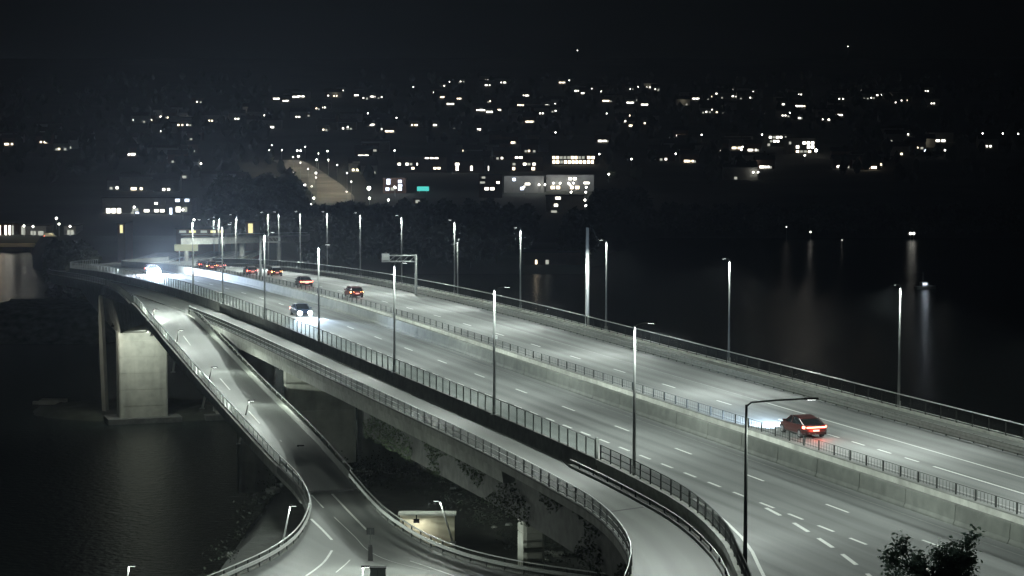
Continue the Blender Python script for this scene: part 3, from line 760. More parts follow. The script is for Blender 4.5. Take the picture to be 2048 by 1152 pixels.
    if going != 'away':
        for sy in (-1,1): MB().tube([(L/2-.15,sy*hw*.68,belt-.42),(L/2+.05,sy*hw*.68,belt-.42)], .25 if not high else .42, 14).build('headlight', head, r)
    MB().box((xr-.005,0,.62),(.02,.5,.12)).build('number_plate', PLATE, r)
    MB().box((-L/2+.03,0,.42),(.12,Wd*.84,.2)).box((L/2-.03,0,.4),(.12,Wd*.74,.16)).build('bumper', BLACK, r)
    if beam:
        for sy in (-1,1):
            l = bpy.data.lights.new('headlight_beam','SPOT'); l.energy = beam; l.color = (.6,.78,1); l.spot_size = math.radians(50 if not high else 34); l.spot_blend = .8; l.shadow_soft_size = .08
            o = bpy.data.objects.new('headlight_beam', l); COL.objects.link(o); o.parent = r; o.location = (L/2+.1, sy*hw*.68, .68)
            o.rotation_mode = 'QUATERNION'; o.rotation_quaternion = Vector((1,0,-.08 if not high else .10)).to_track_quat('-Z','Y')
    if tail_e:
        tail_e *= 2.2
        l = bpy.data.lights.new('tail_glow','POINT'); l.energy = tail_e; l.color = (1,.1,.05); l.shadow_soft_size = .3
        o = bpy.data.objects.new('tail_glow', l); COL.objects.link(o); o.parent = r; o.location = (-L/2-.5, 0, .6)
    return r
AWAY = math.atan2(NX, -NY); TOW = AWAY + math.pi
def car_at(px, v, *a, **k):
    s = s_of_px(px, v); ds = 0.4; t = M(s+ds, v) - M(s-ds, v)
    ang = math.atan2(t.y, t.x) + (0 if k.get('going','away') == 'away' else math.pi)
    return car(M(s, v), ang, *a, **k)
G_A, G_O = 'cars driving away on the far carriageway', 'oncoming cars on the near carriageway'
car_at(1609, 72.0, 'dark red sloping backed car with a glowing tail light bar, largest car in the picture', P_RED, 'coupe', group=G_A, beam=34000, bar=True, tail_e=45)
car_at(706, 72.4, 'dark hatchback with orange and red rear lights, second nearest car driving away', P_RED, 'hatch', group=G_A, tail=E_TAILO, beam=300, tail_e=14)
car_at(606, 72.0, 'low dark car with a wide red light band beside a far lamp post', P_BLK, 'sedan', group=G_A, beam=300, bar=True, tail_e=14)
car_at(548, 75.6, 'small dark car with orange rear lights in the far lane', P_BLK, 'hatch', group=G_A, tail=E_TAILO, beam=200, tail_e=12)
car_at(499, 73.0, 'small car with faint red lights, fifth in the row driving away', P_GRY, 'hatch', group=G_A, tail_e=12)
car_at(436, 75.4, 'small red lit car right of a bunch of tail lights', P_GRY, 'sedan', group=G_A, tail_e=14)
car_at(418, 72.6, 'car with bright orange tail lights in the distant bunch', P_RED, 'suv', group=G_A, tail=E_TAILO, tail_e=20)
car_at(402, 75.2, 'farthest red lit car of the distant bunch', P_BLK, 'hatch', group=G_A, tail_e=14)
car_at(600, 58.7, 'blue car with two white headlights coming along the near lanes', P_BLU, 'sedan', going='toward', group=G_O, beam=14000)
car_at(302, 59.0, 'car with glaring white high beams at the far end of the near lanes', P_GRY, 'suv', going='toward', group=G_O, head=E_HIGH, beam=170000, high=1)

# ================================================================= SIGNS AND SMALL THINGS ON THE BRIDGES
def gantry(foot, Y, toppx, label, box_px, barpx, v=None):
    a = at_y(*foot, Y); r = thing('sign_gantry', label, 'sign gantry', a)
    t = at_y(toppx[0], toppx[1], Y) - a; t = Vector((0,0,t.z))
    MB().tube([(0,0,-.5), t], .2, 12, .15).build('pole', STEEL, r, True)
    x0 = at_y(box_px[0], box_px[1], Y) - a; x1 = at_y(box_px[2], box_px[3], Y) - a
    for dz in (-.15, -.95): MB().tube([(0,0,t.z+dz), (x0.x, 0, t.z+dz)], .09, 8).build('arm', STEEL, r, True)
    mb = MB()
    for i in range(5):
        xa, xb = x0.x*i/5, x0.x*(i+1)/5; mb.tube([(xa,0,t.z-.15),(xb,0,t.z-.95)], .035, 5)
    mb.build('bracing', STEEL, r)
    cx, cz = (x0.x+x1.x)/2, (x0.z+x1.z)/2
    b = MB().box((cx,-.15,cz),(abs(x1.x-x0.x),.25,abs(x0.z-x1.z))).build('sign_box', SIGNB, r)
    MB().box((cx,-.29,cz),(abs(x1.x-x0.x)*.84,.03,abs(x0.z-x1.z)*.8)).build('back_panel', STEEL, b)
    return r
gantry((832,592), 296, (832,509), 'cantilever sign gantry with a small square sign box behind the far railing', (763,507,779,521), None)
gantry((521,560), 350, (521,472), 'small distant cantilever gantry with its arm over the far lanes', (556,474,561,482), None)
# camera bracket post
c0 = M(s_of_px(915,85.9), 85.9); r = thing('camera_post', 'thin post with a small tilted camera beside a far lamp post', 'camera post', c0)
hh = 7.2
MB().tube([(0,0,-.4),(0,0,hh)], .09, 8).build('pole', STEEL, r, True)
MB().tube([(0,0,hh-.1),(-.5,0,hh-.25)], .05, 6).build('bracket', STEEL, r)
MB().box((.15,-.1,hh+.35),(.22,.5,.3), Matrix.Rotation(.5,3,'Y')).build('camera_housing', POLE, r)
# thick white mast with drooping cable
s = s_of_px(1175, 85.9); P = M(s, 85.9)
r = thing('mast', 'thick pale mast with a curved arm, much stouter than the lamp posts around it', 'mast', P)
MB().tube([(0,0,-2),(0,0,6),(0,0,11.2)], .24, 16, .17).build('pole', mat('white_mast', (.7,.72,.7), .5), r, True)
MB().tube([(0,0,10.9),(.25,0,11.5),(.7,0,11.0),(1.1,0,9.9),(1.6,0,9.3),(2.1,0,9.05)], .13, 8, .06).build('arm', DSTEEL, r, True)
# small white box on the barrier and other bits
q = M(s_of_px(990, 70.2), 70.2); r = thing('marker_box', 'small white marker box on the barrier right of the middle lamp post', 'marker', q)
MB().box((0,0,.75),(.5,.4,.36)).build('box_body', PAINT, r); MB().tube([(0,0,0),(0,0,.6)], .05, 6).build('post', DSTEEL, r)
# sign and bollard in the ramp junction
q = at_f(741, 1121, zr); r = thing('road_sign', 'dark square road sign on a thin post in the middle of the junction', 'road sign', q)
MB().tube([(0,0,0),(0,0,2.55)], .035, 8).build('pole', DSTEEL, r, True)
MB().box((0,0,2.35),(.62,.05,.55)).build('sign_plate', mat('sign_back_dark', (.015,.016,.016), .9, spec=.05), r)
MB().loft([[Vector((x*k,y*k,z)) for x, y in ((-.17,-.1),(.17,-.1),(.17,.1),(-.17,.1))] for z, k in ((0,1.1),(1.1,1),(1.25,.8))]).build('bollard', BLACK, r)
q = at_f(756, 1175, zr); r = thing('cabinet', 'dark box cabinet standing at the lower edge of the junction', 'cabinet', q)
MB().box((0,0,.75),(1.15,.7,1.5)).build('cabinet_body', mat('cabinet_green', (.03,.04,.035), .6), r); MB().box((0,0,1.53),(1.25,.8,.06)).build('lid', BLACK, r)
MB().box((0,-.36,.75),(.03,.02,1.3)).build('door_seam', BLACK, r)
# yellow green signs left in the distance
def panel_sign(px0, py0, px1, py1, Y, label, m, name='road_sign', legs=True):
    a, b = at_y(px0, py1, Y), at_y(px1, py0, Y); w, h = b.x-a.x, b.z-a.z; g = far_h((a.x+b.x)/2, Y)
    r = thing(name, label, 'sign', ((a.x+b.x)/2, Y, g))
    MB().box((0,0,(a.z+b.z)/2-g),(w,.15,h)).build('sign_panel', m, r)
    for k in (-.3,.3): MB().tube([(w*k,.15,0),(w*k,.15,b.z-g)], .12, 6).build('post', STEEL, r)
    return r
panel_sign(349, 489, 396, 502, 520, 'wide pale direction sign above the road near the glaring headlights', E_SIGN)

# ================================================================= TREES AND UNDERGROWTH
NLEAF = mat('near_foliage', (.06,.085,.05), .8, nscale=1.5, namt=.4)
nt = NLEAF.node_tree; _p = nt.nodes['Principled BSDF']; _t = nt.nodes.new('ShaderNodeBsdfTranslucent'); _t.inputs[0].default_value = (.24,.3,.21,1)
_m = nt.nodes.new('ShaderNodeAddShader'); nt.links.new(_p.outputs[0], _m.inputs[0]); nt.links.new(_t.outputs[0], _m.inputs[1]); nt.links.new(_m.outputs[0], nt.nodes['Material Output'].inputs[0])
def tree(name, base, h, cw, label, m, leaf=.3, nl=2600, seed=1, group=None):
    rnd = random.Random(seed); r = thing(name, label, 'tree', base, group=group)
    mb = MB(); mb.tube([(0,0,-.5),(.1,0,h*.35),(0,.1,h*.7),(.05,0,h*.93)], .2, 8, .04)
    tips = []
    for i in range(26):
        z = h*(.28+.62*rnd.random()); a = rnd.random()*6.28; l = cw*(.35+.65*rnd.random())*(1.15-abs(z/h-.5)*1.1)
        e = Vector((math.cos(a)*l, math.sin(a)*l, z+l*(.35+.6*rnd.random()))); mb.tube([(0,0,z), Vector((e.x*.5,e.y*.5,z+(e.z-z)*.35)), e], .06, 5, .015); tips.append((Vector((0,0,z)), e))
        for j in range(2):
            e2 = e + Vector((rnd.gauss(0,.5),rnd.gauss(0,.5),rnd.random()*.9)); tips.append((e, e2)); mb.tube([e*.7+Vector((0,0,z))*.3, e2], .02, 4, .008)
    mb.build('trunk', BARK, r)
    lb = MB()
    for i in range(nl):
        a, b = rnd.choice(tips); t = .35+.7*rnd.random(); p = a.lerp(b, t) + Vector((rnd.gauss(0,.16),rnd.gauss(0,.16),rnd.gauss(0,.2)))
        u = Vector((rnd.gauss(0,1),rnd.gauss(0,1),rnd.gauss(0,.6))).normalized(); w = u.cross(Vector((rnd.gauss(0,1),rnd.gauss(0,1),rnd.gauss(0,1)))).normalized()
        L = leaf*(.6+.8*rnd.random()); lb.add([p, p+u*L*.5+w*L*.28, p+u*L, p+u*L*.5-w*L*.28], [(0,1,2,3)])
    lb.build('crown', m, r)
    return r
tb = at_y(1862, 1245, 82); tree('leafy_tree', Vector((tb.x,82,-3.5)), 11.1, 2.4, 'dark leafy treetop rising in front of the road at the lower right corner', NLEAF, .16, 24000, 5)
# shrubs and stones on the near bank
sb = MB(); rb = MB(); rnd = random.Random(3)
for i in range(5200):
    X, Y = rnd.uniform(-50, 40), rnd.uniform(120, 340); z = near_h(X, Y); v = NX*X + NY*Y
    if z < WATER+.6: continue
    if -28 < X < 12 and 120 < Y < 212 and z > -13.5 and v < 58: 
        inside = min((p.xy - Vector((X,Y))).length for p in LD[::4]+RD[::4])
        if inside < 9 or Y < 205 and X < 6: continue
    if near_h(X,Y) > -5 and v > 40: continue
    if rnd.random() < .13:
        k = rnd.uniform(.2,.9); o = Vector((X,Y,z)); vs = [o+Vector((math.cos(a)*k*rnd.uniform(.7,1.1), math.sin(a)*k*rnd.uniform(.7,1.1), zz*k*.6)) for zz in (-.2,.7) for a in (0,1.26,2.5,3.8,5.0)]
        rb.add(vs, [(0,1,2,3,4),(5,6,7,8,9)]+[(q,(q+1)%5,5+(q+1)%5,5+q) for q in range(5)])
    else:
        k = rnd.uniform(.5,1.6)
        for j in range(34):
            p = Vector((X,Y,z)) + Vector((rnd.gauss(0,.6),rnd.gauss(0,.6),abs(rnd.gauss(0,.6))))*k
            u = Vector((rnd.gauss(0,1),rnd.gauss(0,1),rnd.random()*1.2)).normalized()*.26; w = Vector((rnd.gauss(0,1),rnd.gauss(0,1),rnd.gauss(0,1))).normalized()*.08
            sb.add([p, p+u*.5+w, p+u, p+u*.5-w], [(0,1,2,3)])
sb.build('undergrowth', DLEAF, kind='stuff', label='scrub growing on the bank under the bridges')
rb.build('rocks', CONC, kind='stuff', label='loose stones on the bank below the bridges')
# pale gravel bank left of the pier, pale shore and the concrete block in the water
def patch(name, pxs, f, m, th=.6, **tags):
    pts = [f(x, y) for x, y in pxs]; mb = MB(); mb.loft([[p-Vector((0,0,th)) for p in pts],[p+Vector((0,0,rnd.uniform(-.1,.1))) for p in pts]]); return mb.build(name, m, **tags)
# rocky islet under the big pier
def islet_h(x, y, cx, cyy, rx, ry, top):
    d = ((x-cx)/rx)**2+((y-cyy)/ry)**2
    return -33 + (top+33)*sm((1.25-d)/.7) + noise.noise(Vector((x*.4,y*.4,0)))*.9
grid('rocky_islet', -98, -30, 372, 425, 1.5, lambda x, y: islet_h(x, y, -66, 397, 24, 15, -29.0), GRD, kind='structure')
grid('pale_shore', -128, -78, 392, 560, 2.0, lambda x, y: min(-33 + 10.5*sm((-81-x+ (y-392)*-.09+ noise.noise(Vector((x*.15,y*.15,0)))*3)/6)*sm((y-505)/30) , -23)+noise.noise(Vector((x*.3,y*.3,2)))*.7, PALE, kind='structure')
a = at_z(106, 805, WATER+.2); r = thing('mooring_block', 'small pale concrete block lying alone in the dark water', 'block', a)
w = 52/4400*a.y
MB().loft([[Vector((x*w/2,y*1.6,z)) for x, y in ((-1,-1),(1,-1),(1,1),(-1,1))] for z in (-1.5,.5)]+[[Vector((x*w/2*.95,y*1.5,.6)) for x, y in ((-1,-1),(1,-1),(1,1),(-1,1))]]).build('block_body', CONC_P, r)
MB().box((-w*.62,-.6,-.2),(w*.25,1.2,1)).build('step', CONC_P, r)
# slender pale pylon left of the pier
a = at_y(219, 690, 392); b = at_y(210, 590, 392)
r = thing('concrete_pylon', 'slender pale tapering concrete fin rising left of the floodlit pier', 'pylon', (a.x-.9, 392, -29))
hgt = b.z+29
MB().loft([[Vector((x*k-(.6*z/hgt if z else 0),y*1.5,z)) for x, y in ((-1,-1),(1,-1),(1,1),(-1,1))] for z, k in ((-2,.34),(hgt*.5,.32),(hgt*.8,.26),(hgt,.05))]).build('fin', CONC_P, r)

iv = MB(); rnd = random.Random(21)
for i in range(9000):
    s = rnd.uniform(112, 195); k = rnd.random(); z = -1.8 - 3.9*k; c = M(s, vP(s)+1.5-rnd.random()*.25, 0)
    if noise.noise(Vector((s*.12, z*.3, 5))) < -.05: continue
    p = Vector((c.x, c.y, z)); u = Vector((rnd.gauss(0,1),rnd.gauss(0,1),rnd.gauss(0,1))).normalized()*.2; w = Vector((rnd.gauss(0,1),rnd.gauss(0,1),rnd.gauss(0,1))).normalized()*.1
    iv.add([p, p+u*.5+w, p+u, p+u*.5-w], [(0,1,2,3)])
iv.build('ivy', LEAF, kind='stuff', label='creeper hanging on the dark wing wall under the walkway')
# woods: far masses of trees, read as one dark mass each
def wood(n, region, hmin, hmax, label, seed):
    rnd = random.Random(seed); mb = MB(); c = 0
    while c < n:
        px, Y = rnd.uniform(region[0], region[1]), rnd.uniform(region[2], region[3]); X = (px-CX)/4400*Y; z = far_h(X, Y)
        if z < WATER+1.5 or not region[4](px, Y): continue
        if Y < 1100:
            c += 1; h = rnd.uniform(hmin, hmax); w = h*rnd.uniform(.22,.34); o = Vector((X,Y,z)); lf = h*.11
            mb.tube([o-Vector((0,0,1)), o+Vector((0,0,h*.8))], .25, 4, .05)
            for q in range(130):
                zz = rnd.random()**.8; rr = w*(math.sin(min(1, zz*1.02)*math.pi)**.6)*rnd.uniform(.35,1.1); a = rnd.random()*6.28
                p = o + Vector((math.cos(a)*rr, math.sin(a)*rr, h*(.12+.9*zz))); u = Vector((rnd.gauss(0,1),rnd.gauss(0,1),rnd.gauss(0,.7))).normalized()*lf; v_ = u.cross(Vector((rnd.gauss(0,1),rnd.gauss(0,1),rnd.gauss(0,1)))).normalized()*lf*.6
                mb.add([p-u, p-v_*.8, p+u, p+v_], [(0,1,2,3)])
            continue
        c += 1; h = rnd.uniform(hmin, hmax); w = h*rnd.uniform(.25,.42); o = Vector((X,Y,z)); rings = []
        for zz, k in ((.08,.35),(.3,.9),(.55,1),(.8,.6),(.97,.15)):
            rings.append([o+Vector((math.cos(a)*w*k*rnd.uniform(.7,1.25), math.sin(a)*w*k*rnd.uniform(.7,1.25), h*zz+rnd.uniform(-.05,.05)*h)) for a in (0,.9,1.8,2.7,3.6,4.5,5.4)])
        mb.loft(rings)
    return mb.build('woods', DLEAF, kind='stuff', label=label)
wood(420, (610,1200,732,850,lambda p,Y: not (1000<p<1130 and Y<800) and not (p>1060 and Y>790)), 9, 17, 'dark wooded shore behind the far railing', 1)
wood(260, (60,600,552,640,lambda p,Y: not (p>175)), 6, 11, 'dark wooded point left of the motorway', 2)
wood(200, (425,600,860,1000,lambda p,Y: True), 10, 18, 'dark trees left of the hillside road', 4)
wood(420, (1190,2300,950,966,lambda p,Y: True), 9, 13, 'dark line of trees on the right far shore', 5)
wood(900, (-100,2200,1150,2600,lambda p,Y: abs(p-640)>75 and not (740 < p < 1215 and Y < 1500) and not (1480<p<1680 and Y<1700)), 6, 12, 'scattered trees on the dark hillside', 6)

# ================================================================= THE FAR TOWN
MB_ = MB()
def hroad(pxs, w, label):
    pts = [on_far(x, y) for x, y in pxs]; A, B = [], []
    pts = dens(pts, 4)
    for i, p in enumerate(pts):
        t = (pts[min(i+1,len(pts)-1)]-pts[max(0,i-1)]); t.z = 0; t.normalize(); q = Vector((-t.y,t.x,0))
        ww = w[0]+(w[1]-w[0])*i/(len(pts)-1)
        a, b = p+q*ww/2, p-q*ww/2; zz = max(far_h(a.x,a.y), far_h(b.x,b.y), p.z)+1.6; A.append(Vector((a.x,a.y,zz))); B.append(Vector((b.x,b.y,zz)))
    global HP
    HP = [(x+y)/2 for x, y in zip(A, B)]
    return ribbon('hill_road', A, B, ROADM, kind='structure')
ROADM = mat('far_asphalt', (.2,.185,.15), .8, nscale=.05, namt=.4, dirt=(.03,.6))
hroad([(655,434),(662,418),(668,402),(652,384),(632,366),(612,350),(588,336),(570,326)], (20,17), '')
win_me = MB().box((0,0,0),(1.2,.12,1.1)).mesh('window'); 
wide_me = MB().box((0,0,0),(2.7,.12,1.25)).mesh('window'); dim_me = MB().box((0,0,0),(1.5,.12,1.3)).mesh('window')
WM = {}
def win(kind, m):
    k = (kind, m.name)
    if k not in WM:
        me = {'s':win_me,'w':wide_me,'d':dim_me}[kind].copy(); me.materials.clear(); me.materials.append(m); WM[k] = me
    return WM[k]
HW = {}
def house_mesh(i):
    if i not in HW:
        w, d, h, rh = [(9,8,5.2,2.6),(11,8,5.6,2.2),(13,9,6.2,2.8),(18,10,7,1.2)][i]
        wl = MB().add([(-w/2,-d/2,-2),(w/2,-d/2,-2),(w/2,d/2,-2),(-w/2,d/2,-2),(-w/2,-d/2,h),(w/2,-d/2,h),(w/2,d/2,h),(-w/2,d/2,h),(-w/2,0,h+rh),(w/2,0,h+rh)],
            [(0,1,5,4),(2,3,7,6),(1,2,6,9,5),(3,0,4,8,7),(0,1,2,3)]).mesh('wall')
        e = .5
        rf = MB().add([(-w/2-e,-d/2-e,h-.3),(w/2+e,-d/2-e,h-.3),(w/2+e,0,h+rh+.1),(-w/2-e,0,h+rh+.1),(-w/2-e,d/2+e,h-.3),(w/2+e,d/2+e,h-.3)],[(0,1,2,3),(3,2,5,4)]).box((w*.2,.6,h+rh),(.8,.8,1.6)).mesh('roof')
        wl.materials.append(WALLM if i != 1 else WALLD); rf.materials.append(ROOFM); HW[i] = (wl, rf, w, d, h)
    return HW[i]
HL = {1:'small dark house with a single lit window on the far hillside', 2:'dark house with two lit windows on the far hillside', 3:'wide hillside house with a broad lit front', 4:'hillside house with two floors of lit windows'}
def house(px, py, wpx=16, m=E_NEUT, lvl=None):
    """one house whose lit windows stand where the photo shows the light"""
    kind = 1 if wpx < 22 else 2 if wpx < 40 else 3
    if lvl == 2: kind = 4
    p = on_far(px, py+4); i = {1:0 if (int(px)+int(py))%2 else 1,2:2,3:3,4:2}[kind]
    wl, rf, w, d, h = house_mesh(i); P = Vector((p.x, p.y+d/2, p.z))
    r = thing('house', HL[kind], 'house', P, 0, {1:'houses with one lit window',2:'houses with two lit windows',3:'houses with a broad lit front',4:'two storey lit houses'}[kind])
    link(wl, 'wall', None, r); link(rf, 'roof', None, r)
    mpx = p.y/4400; lw = wpx/4*mpx        # width of the light in metres
    zc = HC + (HZ-py)*p.y/4400 - P.z; zc = max(1.2, min(h-1, zc)); y = -d/2-.08
    if kind == 1: link(win('s', m), 'window', None, r, loc=(random.uniform(-1,1),y,zc)); link(win('d', E_DIM), 'window', None, r, loc=(3,y,zc-.2)) if random.random()<.5 else None
    if random.random() < .4: link(win('d', E_DIM), 'window', None, r, loc=(random.choice((-1,1))*random.uniform(2.2,3.2),y,max(1,zc-2.4)))
    elif kind in (2,4):
        for q in (0,1): link(win('s', m), 'window', None, r, loc=((q-.5)*max(2.4,lw*.6),y,zc))
        if kind == 4:
            for q in (-1,0,1): link(win('s', m), 'window', None, r, loc=(q*3.2,y,zc-2.6))
    else:
        n = max(2, int(lw/3.8))
        for q in range(n): link(win('w' if random.random()<.6 else 's', m), 'window', None, r, loc=((q-(n-1)/2)*3.8,y,zc+random.uniform(-.05,.05)))
    return r
LAMPC = {}
def town_lamp(px, py, label='street lamp glowing among the dark houses of the far town', light=False, r_=.55, grp='street lamps of the far town', m=None, h=7.0, Y=None):
    if Y is None:
        p = on_far(px, py+1); Y = p.y
        for _ in range(3):
            q = at_y(px, py, Y); g = far_h(q.x, Y)
            if q.z - g < h: Y -= 6 if Y < 1400 else 12
        p = Vector((q.x, Y, g))
    else: q = at_y(px, py, Y); p = Vector((q.x, Y, far_h(q.x, Y)))
    hh = max(4, at_y(px, py, Y).z - p.z)
    r = thing('street_lamp', label, 'street lamp', p, group=grp)
    MB().tube([(0,0,-1),(0,0,hh)], .12, 6).build('pole', STEEL, r)
    key = (r_, (m or E_LAMP).name)
    if key not in LAMPC:
        bm = bmesh.new(); bmesh.ops.create_icosphere(bm, subdivisions=1, radius=r_); me = bpy.data.meshes.new('lamp_globe'); bm.to_mesh(me); bm.free(); me.materials.append(m or E_LAMP); LAMPC[key] = me
    link(LAMPC[key], 'lamp_globe', None, r, loc=(0,0,hh))
    if light: put_light(L_TOWN, r, (0,0,hh-.8))
    return r
def Z(ox, oy, lst): return [(ox+t[0]/4, oy+t[1]/4, *t[2:]) for t in lst]
R5 = Z(0,80,[(30,820,60),(130,820),(380,735,60),(392,780,34),(350,820),(515,820,24),(565,815),(600,825),(630,825,24),(535,860,24),(690,790),(1130,648,24),(1185,640),(1310,615,50),(1370,592,80),(1475,615),(1440,680,50),(1310,730,40),(1528,785,24),(1512,890),(1295,940,70),(1082,822),(1040,920),(1430,930),(1415,975),(1490,1042,30),(1435,1100),(1580,495),(1685,645,30),(1775,635),(1895,630,34),(2000,577,34),(1995,682,30),(2040,615,24)])
R6 = Z(512,80,[(165,470),(235,488),(280,452,30),(318,455),(360,452,40),(580,435),(635,448,34),(680,405),(840,428,24),(865,465),(915,445,40),(950,455,24),(1000,457),(1437,420),(1480,458),(1500,368),(1640,333),(1555,512),(1615,470),(1850,322,60),(1855,363,50),(1975,342,70),(1880,490),(1785,560),(1815,562),(1873,575),(1930,560),(10,600,24),(110,697,40),(335,615,34),(478,548),(540,540,24),(600,642),(577,660),(565,710,34),(762,642,45),(735,705,24),(915,678),(1000,667,24),(1050,668),(1020,712,30),(1062,728),(1268,680),(1420,680),(1610,698,26),(1640,680),(1662,695,24),(1778,715),(1928,808),(860,932),(805,1048),(865,1048,24),(955,885,60),(1700,885,30),(1742,943,24),(1828,915,44),(1958,885),(1970,945),(2035,825),(1660,997),(1720,1025),(1785,1000,24)])
R7 = Z(1024,80,[(400,342),(525,408,50),(637,390),(780,403,70),(812,408),(940,372,30),(1000,377,60),(1090,380,44),(810,483,70),(945,502),(975,480),(1062,517),(915,604,80),(880,648),(1020,665,24),(1050,645),(1065,665),(1115,648,24),(108,445),(45,507,24),(72,522),(145,540),(180,540),(210,535,30),(70,588,90),(150,583),(235,587,30),(85,645,80),(152,645,24),(345,567),(355,512,24),(300,697,70),(165,800),(180,880,50),(727,812),(1175,945,30),(1420,972),(1350,765),(1380,840),(1410,870),(1430,920,80),(1490,912),(1285,887,24),(1820,840,40),(1800,870,60),(1825,982),(1928,880),(1665,882),(1980,1000,50),(1880,1067),(1830,1105,50),(1418,460,50),(1370,510,24),(1543,468,30),(1655,430),(1690,400),(1742,395),(1715,425,24),(1700,455,30),(1855,418,24),(1852,463,24),(1905,462),(1930,415),(1560,550,30),(1610,548,50),(1665,550,50),(1720,550,44),(1555,575),(1655,578)])
R8 = Z(1536,80,[(85,480),(110,515),(185,475,30),(215,485),(255,437,30),(222,527),(253,530),(297,530),(128,604,24),(190,606,24),(562,438),(595,438),(585,472,44),(678,425),(768,398,44),(838,403),(790,463,24),(838,438,30),(885,442,40),(973,460,30),(1035,460,40),(1070,460),(1057,485,30),(1100,483,24),(1270,410,24),(1318,508,24),(520,525),(540,537),(470,580),(447,606,44),(465,635),(535,590,24),(990,770,44),(1045,772,30),(1020,808,24),(1050,912,60),(1380,807,60),(1260,847,24),(583,950),(607,950),(597,1020),(800,998,70),(748,1018),(822,1028),(1765,850,24)])
R1 = Z(0,350,[(1035,85),(930,110),(1100,120,40),(1330,125,40),(1745,85,110),(1905,85)])
R3 = []
random.seed(11)
extra = []; FACADE = []
for t in R5+R6+R7+R8:
    if len(t) > 2 and random.random() < .75 and not (560 < t[0] < 700 and t[1] > 320): extra.append((t[0]+random.choice((-1,1))*random.uniform(7,16), t[1]+random.uniform(-4,5)))
random.shuffle(extra)
for i, t in enumerate(R5+R6+R7+R8+R1+R3+extra[:70]):
    wpx = t[2] if len(t) > 2 else 16
    if i % 9 == 4 and wpx > 20: FACADE.append(t)
    m = E_WARM if (t[0] < 160 or i % 4 == 0) else E_NEUT
    house(t[0], t[1], wpx, m, 2 if (i % 13 == 5 and wpx > 22) else None)
FACADE_FILL = bpy.data.lights.new('facade_fill','POINT'); FACADE_FILL.energy = 160; FACADE_FILL.color = (1,.9,.7); FACADE_FILL.shadow_soft_size = .2  # fill lights without fittings, added to brighten some house fronts
for t in FACADE:
    p = on_far(t[0], t[1]+4); o = bpy.data.objects.new('facade_fill', FACADE_FILL); COL.objects.link(o); o.location = p + Vector((0,-3.5,4))
lamps = Z(0,80,[(60,875),(1620,1027),(1830,1088),(1030,1130),(5,980),(1255,1140)])+Z(512,80,[(902,613),(1130,640),(1262,398),(1550,352),(338,920),(348,975),(492,998),(578,925),(1113,920),(117,907),(743,728)])+Z(1024,80,[(455,342),(753,602),(345,770),(695,957),(950,993),(1303,952),(1505,782),(1445,900),(1828,900),(1942,1020),(1920,1105),(1958,1103),(1985,778),(1828,880)])+Z(1536,80,[(283,967),(1285,803),(1515,775),(1688,780),(1848,777),(1970,780),(2018,833),(1400,918),(1450,918),(160,604)])+Z(512,350,[(1065,250),(915,230),(1120,150),(175,280)])+Z(1024,350,[(20,104),(60,106),(100,112),(130,104),(152,113),(240,95),(410,93),(450,112),(490,105),(525,95),(330,105),(470,186),(590,146),(215,118),(262,118),(383,115),(587,188),(625,215),(580,242),(587,298),(770,40)])+Z(0,350,[(475,390),(1800,310),(1480,335),(1570,405),(1910,330),(1030,45)])
for x, y in lamps: town_lamp(x, y, r_=.5)
for x, y, lb in ((739.5,388.5,'star bright white lamp beside the lower end of the hillside road'),(1541.5,323.5,'bright white lamp below the lit block on the right hillside'),(1629.5,308.5,'bright white lamp at the right end of the terraced lit block'),(1847.5,311,'brightest bluish white lamp on the right, alone in the dark'),(1215,359,'bright lamp cluster right of the lit shopping buildings')):
    town_lamp(x, y, lb, r_=1.0, m=E_BLUE if 'bluish' in lb else None)
# lamps lighting the hillside road
for k, (p, t) in enumerate(on_line(HP, 27)):
    sd = 1 if k % 2 else -1; q = p + Vector((-t.y, t.x, 0)).normalized()*sd*8.5
    r = thing('street_lamp', 'street lamp lighting the bend of the hillside road', 'street lamp', (q.x, q.y, far_h(q.x,q.y)), group='lamps along the hillside road')
    hh = p.z + 9 - r.location.z
    MB().tube([(0,0,-1),(0,0,hh)], .12, 6).build('pole', STEEL, r); link(LAMPC[(.5,'lamp_glass')], 'lamp_globe', None, r, loc=(0,0,hh)).scale = (.6,.6,.6)
    o = bpy.data.objects.new('town_light', L_TOWN); COL.objects.link(o); o.parent = r; o.location = (0,0,hh-.7)
for x, y in ((588,357),(603,310),(634,358),(612,382),(624,422),(630,408)): town_lamp(x, y, r_=.5)
q = at_y(1155, 101, 2950); r = thing('radio_mast', 'tiny radio mast with a red light on the dark skyline', 'mast', (q.x, 2950, far_h(q.x,2950)))
MB().tube([(0,0,-2),(0,0,q.z-r.location.z)], .5, 6, .2).build('pole', DSTEEL, r); link(LAMPC[(.5,'lamp_glass')].copy(), 'beacon', None, r, loc=(0,0,q.z-r.location.z))
q = at_y(1696, 93, 2950); r = thing('radio_mast', 'tiny mast with a white light alone above the right skyline', 'mast', (q.x, 2950, far_h(q.x,2950)))
MB().tube([(0,0,-2),(0,0,q.z-r.location.z)], .5, 6, .2).build('pole', DSTEEL, r); link(LAMPC[(.5,'lamp_glass')], 'beacon', None, r, loc=(0,0,q.z-r.location.z))

